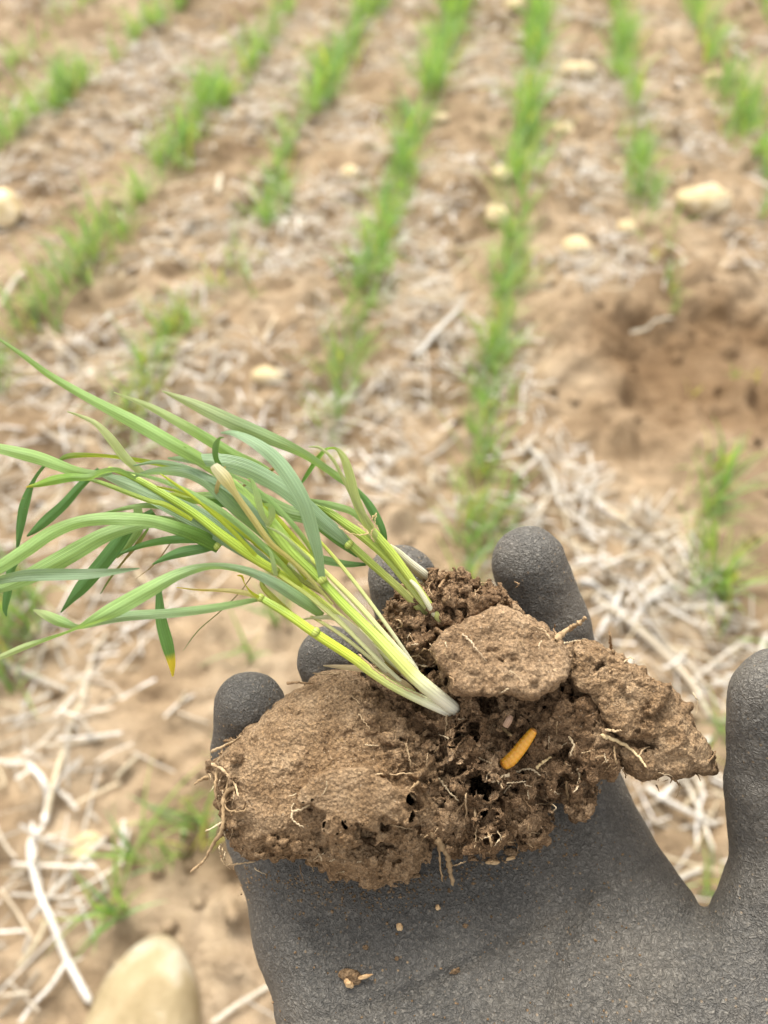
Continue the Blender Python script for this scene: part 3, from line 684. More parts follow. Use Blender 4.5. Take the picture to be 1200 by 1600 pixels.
# ------------------------------------------------------------------ soil clods
def clod(name, poly, m0, T, label, mat, slope=(0, 0), Rr=None, amp=(1.2, 0.7, 0.8, 0.22), ws=2.4, seed=1, adds=(), cuts=(), pad=28, sp=2.4, field=None, poly_n=4, crumbs=(0, .6, 1.5), ampf=None, cmask=None, blocks=(0, 0)):
    pl = smooth_poly(poly, poly_n); x0, y0 = pl.min(0) - pad; x1, y1 = pl.max(0) + pad
    gx = np.arange(x0, x1, sp); gy = np.arange(y0, y1, sp); cx, cy = pl.mean(0)
    A, B = np.meshgrid(gx, gy, indexing='ij')
    q2 = np.stack([A.ravel(), B.ravel(), np.full(A.size, seed * 1.7)], 1)
    WA = A + (7 * fbm(q2 / 22, seed + 80, 3)).reshape(A.shape); WB = B + (7 * fbm(q2 / 22, seed + 90, 3)).reshape(A.shape)
    VA = WA + (6 * fbm(q2 / 8, seed + 83, 2)).reshape(A.shape); VB = WB + (6 * fbm(q2 / 8, seed + 84, 2)).reshape(A.shape)
    d2 = seg_poly(A + 0.6 * (WA - A), B + 0.6 * (WB - B), pl) * MM
    mid = m0 + slope[0] * (A - cx) * MM + slope[1] * (B - cy) * MM
    Th = np.full_like(A, T)
    if field is not None: mid, Th = field(A, B, mid, Th)
    zlo, zhi = (mid - Th).min() - 5, (mid + Th).max() + 5; gz = np.arange(zlo, zhi, 0.38)
    Fd = np.empty((len(gx), len(gy), len(gz)), np.float32); Rr = Rr or T * 0.9
    for i, z in enumerate(gz): Fd[:, :, i] = slab(d2, z - mid, Th, np.minimum(Rr, Th))
    for ad in adds:                                       # (poly, front depth, half thickness, radius, slope)
        p2, mm_, t_, r_ = ad[:4]; sl = ad[4] if len(ad) > 4 else (0, 0)
        p2 = np.asarray(p2, float); e2 = seg_poly(WA, WB, p2) * MM; m2 = mm_ + sl[0] * (A - p2[:, 0].mean()) * MM + sl[1] * (B - p2[:, 1].mean()) * MM
        for i, z in enumerate(gz): Fd[:, :, i] = smin(Fd[:, :, i], slab(e2, z - m2, t_, r_), 0.5)
    U = (A * MM)[:, :, None]; V = (B * MM)[:, :, None]
    W = gz[None, None, :]
    for (px, py, dz, rx, ry, rz) in cuts:                 # hollow ellipsoids, radii in px, px, mm
        q = np.sqrt(((VA - px) / rx)[:, :, None] ** 2 + ((VB - py) / ry)[:, :, None] ** 2 + ((W - dz) / rz) ** 2)
        Fd = np.maximum(Fd, -((q - 1) * min(rx * MM, ry * MM, rz)).astype(np.float32))
    if crumbs[0]:
        sf = np.argwhere(np.abs(Fd) < 0.3); sf = sf[gz[sf[:, 2]] < (m0 + 3)]
        if cmask is not None: sf = sf[rng.random(len(sf)) < cmask(gx[sf[:, 0]], gy[sf[:, 1]])]
        for (i, j, k) in sf[rng.integers(0, len(sf), crumbs[0])]:
            r = crumbs[1] + (crumbs[2] - crumbs[1]) * rng.random() ** 2.2; e = int(r / 0.38) + 3
            sl = tuple(slice(max(0, q - e), q + e + 1) for q in (i, j, k))
            ax, ay, az = 1 + 0.35 * rng.normal(0, .6, 3).clip(-1, 1)
            dd = np.sqrt((((gx[sl[0]] - gx[i]) * MM / ax) ** 2)[:, None, None] + (((gy[sl[1]] - gy[j]) * MM / ay) ** 2)[None, :, None] + (((gz[sl[2]] - gz[k] + r * .3) / az) ** 2)[None, None, :]) - r
            Fd[sl] = smin(Fd[sl], dd, 0.15)
    near = np.abs(Fd) < 4.2; ii = np.argwhere(near)
    p = np.stack([gx[ii[:, 0]] * MM, gy[ii[:, 1]] * MM, gz[ii[:, 2]]], 1)
    wp = p + 0.5 * np.stack([vnoise(p / 2.0, seed + 5), vnoise(p / 2.0, seed + 6), vnoise(p / 2.0, seed + 7)], 1)
    dsp = amp[0] * fbm(p / 7.5, seed, 2) + amp[1] * fbm(p / 2.8, seed + 20, 2)
    msk = np.clip(0.6 + 0.9 * vnoise(p / 9.0, seed + 33), 0.12, 1.4)
    if amp[2]: dsp = dsp + amp[2] * msk * (worley(wp / ws, seed + 40) - 0.5) * 1.8 + amp[2] * 0.45 * (worley(wp / (ws * 0.42), seed + 44) - 0.5) * 1.6
    dsp = dsp + amp[3] * fbm(p / 0.9, seed + 60, 2)
    if blocks[0]:
        for sc_, am_ in ((4.2, blocks[0]), (1.9, blocks[1])):
            pj = wp * np.array([1, 1, 1.15]) / sc_ + 0.18 * np.stack([vnoise(p / (sc_ * .3), seed + 91), vnoise(p / (sc_ * .3), seed + 92), vnoise(p / (sc_ * .3), seed + 93)], 1)
            w1, w2, hi = worley2(pj, seed + 70); dsp = dsp + am_ * ((hi - 0.5) * 1.8 + 0.55 * np.exp(-((w2 - w1) / 0.13) ** 2))
    if ampf is not None: dsp = dsp * ampf(p[:, 0] / MM, p[:, 1] / MM)
    Fd[near] += dsp.astype(np.float32)
    v, f = surface_nets(Fd, (gx[0], gy[0], gz[0]), (sp, sp, 0.38))
    # drop tiny loose islands
    par = np.arange(len(v))
    for _ in range(0):
        mn = par[f].min(1); new = par.copy()
        for k in range(4): np.minimum.at(new, f[:, k], mn)
        new = new[new]
        if (new == par).all(): break
        par = new
    for _ in range(400):
        mn = par[f].min(1); new = par.copy()
        for k in range(4): np.minimum.at(new, f[:, k], mn)
        new = new[new]
        if (new == par).all(): break
        par = new
    ids, inv, ct = np.unique(par, return_inverse=True, return_counts=True); keep = (ct[inv] > 60)
    rm = np.cumsum(keep) - 1; f = f[keep[f[:, 0]]]; f = rm[f]; v = v[keep]
    wv = P(v[:, 0], v[:, 1], v[:, 2]); o = P(cx, cy, m0)
    me = mesh_np(name, wv - o, f); fix_normals(me)
    print(name, len(v))
    return tag(link(name, me, mat, None, o), label, 'soil clod')

def f_left(A, B, mid, Th):
    # domed top with a smooth upper-left face that falls back toward the fingers
    mid = mid + 0.010 * np.maximum(0, 1200 - B) - 3.0 * np.exp(-(((A - 545) / 120) ** 2 + ((B - 1265) / 70) ** 2)) + 5.5 * np.exp(-(((A - 575) / 70) ** 2 + ((B - 1308) / 20) ** 2)) 
    Th = Th - 3.0 * np.clip((430 - A) / 110, 0, 1)
    return mid, Th
c_left = clod('soil_clod', [(323, 1198), (330, 1178), (366, 1150), (410, 1112), (440, 1088), (475, 1070), (500, 1050), (545, 1048), (600, 1068), (660, 1100), (700, 1140), (705, 1220), (684, 1290), (668, 1318), (650, 1342), (612, 1370), (570, 1378), (520, 1360), (480, 1343), (430, 1340), (386, 1343), (366, 1318), (350, 1280), (334, 1240)],
    178, 11.5, 'largest clod, tan with a granular domed face, lying at the left of the palm', M_CLOD, slope=(0.02, -0.18), amp=(0.9, 0.55, 0.55, 0.2), ws=2.2, seed=3, field=f_left, blocks=(0.55, 0.30), crumbs=(420, .45, 1.9), cmask=lambda a, b: np.clip((a - 560) / 90, 0.0, 1) * np.clip(1.5 - np.abs(b - 1130) / 80, 0.15, 1) + 0.5 * (b > 1310) + 0.5 * (a < 380),
    ampf=lambda a, b: (0.5 + 0.9 * np.clip((a - 540) / 100, 0, 1) + 0.5 * np.clip((b - 1270) / 60, 0, 1) + 0.8 * np.clip((385 - a) / 40, 0, 1)) * (1 - 0.82 * np.exp(-((a - 570) / 78) ** 4 - ((b - 1245) / 46) ** 4)) * (1 - 0.6 * np.exp(-((a - 540) / 90) ** 2 - ((b - 1352) / 20) ** 2)),
    adds=[([(470, 1232), (500, 1208), (545, 1196), (600, 1212), (640, 1240), (648, 1275), (632, 1288), (600, 1280), (584, 1296), (560, 1290), (552, 1318), (514, 1320), (508, 1288), (512, 1268), (490, 1262), (468, 1250)], 163.4, 7.0, 0.6, (0.01, -0.06)),
          ([(508, 1284), (545, 1290), (566, 1296), (570, 1318), (536, 1330), (506, 1318)], 167.5, 7.2, 0.8), ([(588, 1294), (622, 1288), (650, 1294), (655, 1322), (618, 1330), (584, 1318)], 169.0, 7.0, 0.8), ([(430, 1292), (480, 1290), (498, 1306), (490, 1330), (440, 1326)], 171.0, 7.5, 1.2),
          ([(440, 1330), (470, 1318), (520, 1322), (590, 1325), (640, 1330), (612, 1362), (570, 1372), (520, 1358)], 171.0, 6.5, 3.5),
          ([(330, 1200), (360, 1190), (375, 1260), (372, 1310), (350, 1290)], 177.0, 7, 2)],
    cuts=[(492, 1276, 158, 20, 10, 6), (482, 1216, 161, 22, 4, 2.2), (665, 1318, 167, 10, 26, 7), (630, 1130, 165, 5, 34, 2.2)])
def f_mid(A, B, mid, Th):
    mid = mid - 3.0 * np.exp(-(((A - 740) / 34) ** 2 + ((B - 1180) / 60) ** 2)) + 2.5 * np.exp(-(((A - 812) / 45) ** 2 + ((B - 1165) / 42) ** 2)) + 2.0 * np.exp(-(((A - 680) / 30) ** 2 + ((B - 1240) / 50) ** 2))
    mid = mid - 2.5 * np.exp(-(((A - 880) / 30) ** 2 + ((B - 1130) / 60) ** 2))
    return mid, Th
c_mid = clod('soil_clod', [(585, 1052), (680, 1060), (760, 1080), (880, 1075), (925, 1100), (955, 1145), (968, 1185), (950, 1215), (930, 1222), (918, 1262), (902, 1268), (885, 1240), (862, 1248), (850, 1300), (818, 1310), (790, 1300), (772, 1322), (745, 1326), (728, 1308), (712, 1330), (700, 1322), (690, 1290), (672, 1300), (650, 1280), (630, 1150)],
    181, 11.0, 'crumbly dark root-bound clod in the middle where the larva lies', M_CRUMB, slope=(0.0, -0.10), Rr=5, amp=(1.5, 0.9, 0.7, 0.3), ws=3.1, seed=8, blocks=(1.5, 0.75), field=f_mid, poly_n=3, crumbs=(1500, .5, 2.3),
    adds=[([(704, 1096), (735, 1088), (756, 1108), (740, 1138), (706, 1130)], 171.0, 3.6, 2.5), ([(742, 1195), (762, 1190), (772, 1240), (782, 1290), (776, 1312), (755, 1315), (748, 1260)], 169.0, 5.6, 1.5), ([(700, 1170), (722, 1145), (750, 1150), (758, 1185), (742, 1198), (708, 1190)], 168.4, 5.6, 1.6),
          ([(712, 1215), (765, 1200), (772, 1222), (720, 1232)], 168.3, 5.0, 1.2), ([(735, 1240), (748, 1240), (746, 1318), (732, 1322)], 171, 4.4, 1.8), ([(690, 1230), (704, 1228), (716, 1310), (708, 1325), (694, 1290)], 172, 2.2, 1.8),
          ([(895, 1180), (930, 1175), (925, 1215), (912, 1262), (896, 1262)], 174, 4, 2)],
    cuts=[(808, 1176, 166, 36, 22, 4.5), (712, 1275, 170, 8, 28, 9), (726, 1268, 168, 6, 26, 6), (664, 1322, 172, 17, 26, 10), (872, 1205, 170, 13, 30, 6), (846, 1240, 168, 10, 14, 5), (948, 1150, 170, 14, 30, 7), (790, 1108, 166, 60, 9, 5), (640, 1080, 166, 25, 9, 5), (775, 1262, 168, 7, 22, 4), (668, 1170, 168, 26, 10, 4)])
c_back = clod('soil_clod', [(606, 965), (613, 940), (640, 928), (662, 915), (690, 903), (722, 905), (748, 918), (786, 938), (806, 985), (770, 1050), (710, 1095), (645, 1070), (600, 1030), (598, 995)],
    181.5, 12.0, 'crumbly clod holding the upper wheat plant, behind the flat crust', M_CRUMB, slope=(0.0, -0.05), Rr=7, amp=(1.1, 0.8, 0.7, 0.28), ws=3.0, seed=15, blocks=(1.2, 0.7), crumbs=(900, .5, 2.4), cuts=[(640, 1010, 172, 22, 12, 4), (668, 1050, 171, 25, 14, 5)])
c_right = clod('soil_clod', [(880, 1015), (905, 1003), (945, 1012), (985, 1038), (1030, 1068), (1060, 1083), (1082, 1120), (1102, 1155), (1116, 1182), (1112, 1206), (1085, 1210), (1060, 1222), (1040, 1214), (1000, 1217), (978, 1200), (958, 1168), (938, 1128), (905, 1100), (885, 1060)],
    181, 9.5, 'wedge-shaped brown clod jutting out to the right toward the thumb', M_CLOD, slope=(0.05, -0.22), Rr=6, amp=(0.9, 0.7, 0.3, 0.22), ws=2.6, seed=23, blocks=(0.4, 0.18), crumbs=(40, .4, 1.1),
    adds=[([(895, 1015), (945, 1016), (1000, 1050), (1045, 1085), (1030, 1110), (1020, 1150), (985, 1160), (955, 1130), (925, 1095), (892, 1060)], 173.0, 4.2, 2.0, (0.05, -0.20))],
    cuts=[(1000, 1165, 170, 42, 6, 3), (1012, 1120, 168, 7, 22, 2.4), (930, 1060, 167, 4, 26, 3)])
c_cap = clod('soil_clod', [(683, 1002), (694, 984), (730, 965), (770, 948), (812, 955), (852, 974), (877, 998), (889, 1030), (886, 1056), (862, 1076), (830, 1091), (792, 1085), (750, 1090), (712, 1082), (700, 1058), (684, 1030)],
    165.2, 4.8, 'flat tan crust with a worn face, topmost of the held clods', M_CRUST, slope=(0.03, -0.36), Rr=2.2, amp=(0.7, 0.6, 0.3, 0.22), ws=2.0, seed=31, blocks=(0.22, 0.12), crumbs=(40, .35, .9), cuts=[(775, 1010, 160.5, 16, 7, 1.2), (800, 1030, 160, 14, 5, 1.0)])

print('T', round(time.time() - _T0, 1))
# ------------------------------------------------------------------ roots on the clods
from mathutils.bvhtree import BVHTree
def bvh_of(objs):
    vs, fs, k = [], [], 0
    for o in objs:
        n_ = len(o.data.vertices); v = np.empty(n_ * 3, np.float32); o.data.vertices.foreach_get('co', v); vs.append(v.reshape(-1, 3) + np.array(o.location))
        l = np.empty(len(o.data.loops), np.int32); o.data.loops.foreach_get('vertex_index', l); fs.append(l.reshape(-1, 4) + k); k += n_
    return BVHTree.FromPolygons(np.concatenate(vs).tolist(), np.concatenate(fs).tolist())
BV_SOIL = bvh_of([c_left, c_mid, c_back, c_right, c_cap]); EYE = Vector(CM[:3, 3]); FWD = Vector(-CM[:3, 2])
def soil_depth(px, py):                                  # depth (mm) of the soil surface at that spot, or None
    d_ = Vector(P(px, py, 100.0)) - EYE; h = BV_SOIL.ray_cast(EYE, d_.normalized())
    return None if h[0] is None else (h[0] - EYE).dot(FWD) * 1000
def on_soil(pts, gap=0.45):
    out = []
    for q in pts:
        z = soil_depth(q[0], q[1]); out.append((q[0], q[1], q[2] if z is None else z - gap - 0.5 * random.random(), *q[3:]))
    return out
RC = [(0.34, 0.235, 0.13), (0.44, 0.32, 0.19), (0.27, 0.175, 0.095), (0.54, 0.43, 0.28)]
def root(parent, pts, wpx, col=None, label=None, jit=1.0, name='root'):
    """pts px,py,depth mm"""
    if 'soil_clod' in parent.name: pts = on_soil(pts)
    p = spline(pts, 7 * len(pts)); nn = len(p); p[1:-1, :2] += rng.normal(0, 0.6 * jit, (nn - 2, 2)); c = P(p[:, 0], p[:, 1], p[:, 2])
    r = 0.82 * wpx * MM / 2000 * np.linspace(1.05, 0.5, nn) * (1 + 0.22 * rng.normal(0, 1, nn)).clip(0.5, 1.6)
    mb = MB(); tube(mb, c, r, random.choice(RC) if col is None else col, 6); return mb.build(name, M_ROOT, parent)
RL = [(c_left, [(330, 1175, 176), (345, 1168, 174), (362, 1160, 173), (378, 1150, 173)], 6, RC[1]), (c_left, [(325, 1215, 174), (315, 1218, 172), (303, 1225, 171)], 7, RC[0]),
 (c_left, [(368, 1228, 168), (350, 1245, 167), (348, 1290, 168), (330, 1325, 170), (318, 1345, 171), (297, 1364, 172)], 8, RC[0]),
 (c_left, [(352, 1282, 169), (338, 1290, 168), (320, 1299, 168)], 4, RC[3]), (c_left, [(400, 1346, 175), (375, 1349, 174), (352, 1353, 174)], 4, RC[1]),
 (c_left, [(330, 1192, 171), (350, 1205, 169), (366, 1225, 168), (374, 1245, 168)], 5, RC[1]), (c_left, [(340, 1200, 171), (336, 1240, 170), (350, 1275, 169), (365, 1300, 169)], 5, RC[0]), (c_left, [(356, 1215, 169), (352, 1260, 168), (378, 1268, 168), (385, 1262, 167)], 4, RC[0]),
 (c_left, [(456, 1270, 163), (458, 1282, 162), (475, 1293, 163)], 4, RC[3]), (c_left, [(456, 1268, 163), (470, 1265, 162), (484, 1257, 162)], 4.5, RC[3]), (c_left, [(558, 1208, 164), (595, 1210, 163), (645, 1208, 165)], 4.5, RC[1]), (c_left, [(634, 1160, 166), (640, 1185, 165), (643, 1208, 165)], 4, RC[1]),
 (c_left, [(560, 1115, 169), (570, 1128, 168), (578, 1140, 168)], 2.5, RC[1]), (c_left, [(610, 1288, 164), (625, 1292, 164), (645, 1296, 165)], 3, RC[1]), (c_left, [(448, 1068, 176), (465, 1066, 174), (490, 1068, 174)], 5, RC[2]),
 (c_mid, [(672, 1300, 170), (685, 1325, 172), (688, 1355, 175), (692, 1378, 178)], 5, RC[0]), (c_mid, [(682, 1310, 171), (698, 1335, 173), (703, 1360, 176), (708, 1384, 178)], 13, RC[0]),
 (c_mid, [(700, 1100, 168), (697, 1130, 166), (695, 1170, 165)], 3, RC[1]), (c_mid, [(733, 1235, 166), (742, 1265, 167), (744, 1300, 170), (742, 1325, 173)], 4, RC[1]), (c_mid, [(735, 1232, 166), (728, 1240, 167), (728, 1275, 168), (716, 1300, 170)], 3.5, RC[1]),
 (c_mid, [(685, 1215, 168), (700, 1235, 167), (717, 1252, 168)], 4, RC[3]), (c_mid, [(768, 1222, 166), (790, 1212, 164), (808, 1206, 164), (830, 1202, 165), (845, 1212, 166)], 5, RC[3]), (c_mid, [(778, 1225, 165), (800, 1223, 164), (822, 1221, 165)], 3.5, RC[3]),
 (c_mid, [(785, 1232, 166), (783, 1222, 165), (790, 1212, 164)], 3, RC[1]), (c_mid, [(838, 1200, 166), (850, 1190, 166), (862, 1183, 166)], 6, (0.62, 0.47, 0.25)), (c_mid, [(888, 1150, 167), (896, 1165, 166), (890, 1182, 166)], 4, RC[3]),
 (c_mid, [(903, 1200, 168), (905, 1215, 168), (902, 1232, 169), (895, 1238, 170)], 4, RC[3]), (c_mid, [(866, 1238, 168), (872, 1240, 168), (880, 1240, 168)], 3, RC[3]), (c_mid, [(885, 1220, 170), (888, 1250, 173), (890, 1275, 176)], 5, RC[0]),
 (c_mid, [(620, 1045, 174), (600, 1040, 172), (575, 1043, 171), (540, 1040, 171), (520, 1042, 171)], 5, RC[1]), (c_mid, [(545, 1048, 170), (520, 1054, 170), (488, 1052, 171)], 4, RC[1]), (c_mid, [(655, 1222, 169), (640, 1235, 168), (650, 1250, 168)], 4, RC[0]),
 (c_mid, [(762, 1300, 169), (768, 1320, 172), (764, 1334, 174)], 5, RC[0]), (c_mid, [(824, 1290, 172), (828, 1305, 174), (826, 1312, 175)], 5, RC[0]), (c_mid, [(800, 1150, 166), (785, 1138, 166), (772, 1134, 166)], 5, (0.5, 0.37, 0.2)),
 (c_right, [(938, 1148, 168), (960, 1156, 166), (985, 1170, 166), (1000, 1185, 167), (1010, 1199, 168)], 7, (0.60, 0.46, 0.26)), (c_right, [(945, 1140, 168), (960, 1142, 167), (972, 1141, 167)], 5, RC[1]), (c_right, [(998, 1185, 167), (1004, 1172, 166), (1016, 1166, 165)], 3.5, RC[1]),
 (c_right, [(960, 1165, 170), (962, 1190, 172), (975, 1205, 174), (978, 1215, 175)], 4, RC[0]), (c_right, [(955, 1015, 176), (954, 1000, 174), (952, 985, 173)], 6, RC[2]), (c_right, [(975, 1035, 174), (983, 1028, 173), (992, 1030, 172)], 3, RC[1]),
 (c_right, [(1082, 1082, 176), (1090, 1095, 176), (1088, 1115, 176)], 2.5, RC[3]), (c_right, [(1108, 1190, 177), (1116, 1178, 177), (1118, 1172, 177)], 3, RC[2]), (c_right, [(1050, 1214, 176), (1058, 1222, 177), (1060, 1228, 178)], 4, RC[2]),
 (c_back, [(868, 1000, 180), (885, 985, 176), (903, 975, 175), (916, 964, 174)], 12, RC[0]), (c_back, [(860, 998, 178), (850, 985, 177), (838, 980, 177)], 3, RC[1]), (c_back, [(872, 995, 178), (866, 985, 176), (868, 974, 175)], 3.5, RC[2]),
 (c_back, [(880, 1005, 176), (898, 1002, 175), (918, 998, 175)], 3, RC[3]), (c_back, [(686, 918, 176), (695, 905, 174), (701, 896, 173)], 6, RC[2]), (c_back, [(615, 975, 174), (622, 982, 173), (628, 975, 172), (622, 968, 172), (615, 975, 173)], 3.5, RC[1]),
 (c_back, [(636, 1042, 171), (650, 1038, 169), (665, 1041, 170), (682, 1040, 170)], 4, RC[3]), (c_back, [(640, 1028, 171), (652, 1024, 170), (664, 1032, 170)], 3, RC[1]),
 (c_cap, [(722, 990, 160.6), (735, 1002, 159.6), (745, 1015, 159), (760, 1032, 158.3)], 3, (0.5, 0.38, 0.25))]
for o_, pts_, w_, c_ in RL: root(o_, pts_, w_, c_)
# fine hair roots on the torn faces
def hairs(o_, cx, cy, sx_, sy_, d, n, down=0.6):
    for i in range(n):
        a = cx + random.gauss(0, sx_); b = cy + random.gauss(0, sy_); L = random.uniform(8, 26); an = random.gauss(1.57, 0.9)
        q = [(a, b, d + 1), (a + L * .4 * math.cos(an) + random.gauss(0, 2), b + L * .4 * math.sin(an), d - 1), (a + L * math.cos(an), b + L * math.sin(an), d + random.uniform(-.5, 1))]
        root(o_, q, random.uniform(1.4, 2.6), random.choice(RC), jit=0.8)
hairs(c_left, 350, 1250, 12, 40, 169, 20); hairs(c_left, 560, 1200, 80, 70, 164, 14); hairs(c_left, 500, 1345, 80, 8, 172, 12); hairs(c_mid, 820, 1225, 40, 20, 166, 16); hairs(c_mid, 700, 1200, 40, 60, 166, 22); hairs(c_mid, 870, 1200, 30, 40, 168, 16); hairs(c_mid, 780, 1310, 50, 8, 172, 14); hairs(c_back, 650, 1010, 30, 25, 171, 16); hairs(c_back, 720, 920, 40, 10, 174, 8); hairs(c_right, 960, 1180, 15, 20, 169, 8); hairs(c_right, 1060, 1215, 30, 5, 177, 8); hairs(c_cap, 790, 1030, 60, 30, 160, 8)

# ------------------------------------------------------------------ larva
def larva():
    m = NT('larva_skin'); a = m.n('ShaderNodeAttribute'); a.attribute_name = 'Col'
    m.set(Base_Color=m.mix(a.outputs['Color'], (0.62, 0.27, 0.03), m.math('MULTIPLY', m.ramp(m.noise(700, 3, .6), [(.5, (0, 0, 0)), (.7, (1, 1, 1))]), .5)), Roughness=0.3, Subsurface_Weight=0.35, Subsurface_Scale=0.001, Normal=m.bump(m.noise(1500, 2, .6), 0.0001))
    lp = [(836, 1139), (824, 1155), (811, 1172), (797, 1187), (783, 1197)]; zs = [soil_depth(a, b) or 167.0 for a, b in lp]; fit = np.polyfit(np.arange(5), zs, 1); zl = np.polyval(fit, np.arange(5)); zl = zl - max(0, (zl - np.array(zs)).max() * 0.6) - 0.5
    p = spline([(a, b, z) for (a, b), z in zip(lp, zl)], 90); c = P(p[:, 0], p[:, 1], p[:, 2]); t = np.linspace(0, 1, 90)
    prof = np.interp(t, [0, .03, .1, .35, .75, .92, .98, 1], [.30, .55, .72, .92, 1.08, .95, .6, .15]); seg = (t * 11) % 1
    r = 0.00140 * prof * (1 - 0.05 * np.exp(-((seg - 0) / .08) ** 2) - 0.05 * np.exp(-((seg - 1) / .08) ** 2))
    col = np.array([(0.68, 0.32, 0.02)]) * np.ones((90, 1)); col += np.exp(-((seg - .5) / .3) ** 2)[:, None] * np.array([0.06, 0.05, 0.03]); col[t < .035] = (0.35, 0.16, 0.03); col[t > .93] = (0.72, 0.30, 0.04)
    mb = MB(); tube(mb, c, r, col, 18, side0=np.array(CM[:3, 2]))
    o = mb.build('larva', m.m, None, c[45]); tag(o, 'orange-yellow segmented larva lying in the crumbly middle clod', 'larva')
larva()

# ------------------------------------------------------------------ crumbs and flakes lying on the glove
def crumb(px, py, wpx, hpx, label, col_mat, seed, d=None, rot=0.0, group=None):
    dd = (float(palm_depth(py)) if d is None else d) - hpx * MM * 0.2
    U, V = np.meshgrid(np.linspace(0, 2 * np.pi, 20, endpoint=False), np.linspace(0.02, np.pi - .02, 12), indexing='ij')
    q = np.stack([np.cos(U) * np.sin(V), np.sin(U) * np.sin(V), np.cos(V)], -1).reshape(-1, 3); q = q * (1 + 0.45 * fbm(q * 1.6 + seed, seed, 3))[:, None]
    c, s = math.cos(rot), math.sin(rot); a = q[:, 0] * wpx / 2; b = q[:, 1] * hpx / 2
    v = P(px + a * c - b * s, py + a * s + b * c, dd - q[:, 2] * min(wpx, hpx) * 0.42 * MM); k = 12; a_ = np.arange(k - 1)
    f = np.concatenate([grid_faces(20, 12), np.stack([19 * k + a_, a_, a_ + 1, 19 * k + a_ + 1], 1)[:, ::-1][:, [0, 1, 2, 3]]])
    o0 = P(px, py, dd); me = mesh_np('soil_crumb', v - o0, f, smooth=True); fix_normals(me)
    return tag(link('soil_crumb', me, col_mat, None, o0), label, 'soil crumb', group)
m_ = NT('husk'); m_.set(Base_Color=m_.ramp(m_.noise(300, 3, .6), [(.35, (.42, .24, .10)), (.6, (.68, .48, .26))]), Roughness=.7, Normal=m_.bump(m_.noise(900, 3, .6), .0004)); M_HUSK = m_.m
cr0 = crumb(548, 1526, 34, 26, 'brown soil crumb with a pale husk at the bottom of the palm', M_CLOD, 2)
for (a, b, w_, h_, r_) in [(570, 1526, 28, 8, -.25), (545, 1538, 16, 11, .6)]:
    q = crumb(a, b, w_, h_, None, M_HUSK, int(a), d=float(palm_depth(b)) - 1.5, rot=r_); q.name = 'husk'; q.data.name = 'husk'; wl = q.location.copy(); q.parent = cr0; q.location = wl - cr0.location
    if 'category' in q: del q['category']
for i, (a, b, w_, h_, mt, lab) in enumerate([(770, 1347, 22, 9, M_HUSK, 'orange-brown flake below the hanging roots'), (800, 1332, 20, 13, M_CLOD, 'brown crumb just below the middle clod'), (814, 1320, 9, 6, M_HUSK, 'tiny yellow flake beside the brown crumb below the middle clod'),
    (798, 1341, 15, 6, M_HUSK, 'thin tan flake under the brown crumb below the middle clod'), (684, 1418, 7, 8, M_HUSK, 'tiny pale fleck in the middle of the palm'), (625, 1448, 9, 13, M_HUSK, 'small slanting straw fleck left of the palm middle'), (712, 1518, 16, 10, M_CLOD, 'flat brown crumb right of the crumb with the husk'),
    (727, 1447, 8, 7, M_CLOD, 'small brown grain in the palm middle'), (571, 1480, 9, 8, M_CLOD, 'small brown grain above the crumb with the husk'), (590, 1382, 30, 12, M_CLOD, 'brown crumb squeezed under the left clod'), (650, 1368, 14, 8, M_CLOD, 'small crumb in the shadow of the left clod'),
    (620, 1498, 7, 6, M_CLOD, 'tiny grain between the two crumbs at the bottom'), (856, 1318, 8, 6, M_CLOD, 'tiny brown grain right of the flakes on the palm')]):
    crumb(a, b, w_, h_, lab, mt, 10 + i, rot=random.uniform(-.5, .5))

dv, df = [], []; random.seed(9)
for i in range(700):
    if random.random() < .65: a, b = random.uniform(370, 900), 0; b = np.interp(a, [370, 500, 600, 660, 760, 900], [1350, 1372, 1385, 1365, 1335, 1275]) + abs(random.gauss(0, 26))
    else: a, b = random.uniform(420, 1000), random.uniform(1300, 1600)
    r = random.uniform(0.00013, 0.00040) * (1.5 if random.random() < .08 else 1); c = P(a, b, float(palm_depth(b)) - 0.6)
    dv.append(c + ico * r * rng.uniform(.6, 1.3, (7, 1))); df.append(np.array([(0, 1, 2), (0, 2, 3), (0, 3, 4), (0, 4, 5), (0, 5, 1), (1, 6, 2), (2, 6, 3), (3, 6, 4), (4, 6, 5), (5, 6, 1)]) + 7 * i)
gl = bpy.data.objects['gloved_hand']; bv = BVHTree.FromPolygons([tuple(q.co) for q in gl.data.vertices], [tuple(q.vertices) for q in gl.data.polygons])
eye = Vector(CM[:3, 3]) - gl.location
def seat(p):                                             # slide a point along its own line of sight onto the glove
    d_ = (Vector(p) - gl.location - eye).normalized(); h = bv.ray_cast(eye, d_); return np.array(h[0] + gl.location) if h[0] is not None else np.array(p)
for q in range(len(dv)): m__ = dv[q].mean(0); dv[q] = dv[q] - m__ + seat(m__)
tag(link('soil_dust', mesh_np('soil_dust', np.concatenate(dv), np.concatenate(df)), M_CLOD), kind='stuff')
for o_ in [q for q in bpy.data.objects if q.name.startswith('soil_crumb') and q.type == 'MESH' and q.get('category')]:
    o_.location = Vector(seat(o_.location)) + (eye + gl.location - o_.location).normalized() * 0.0006
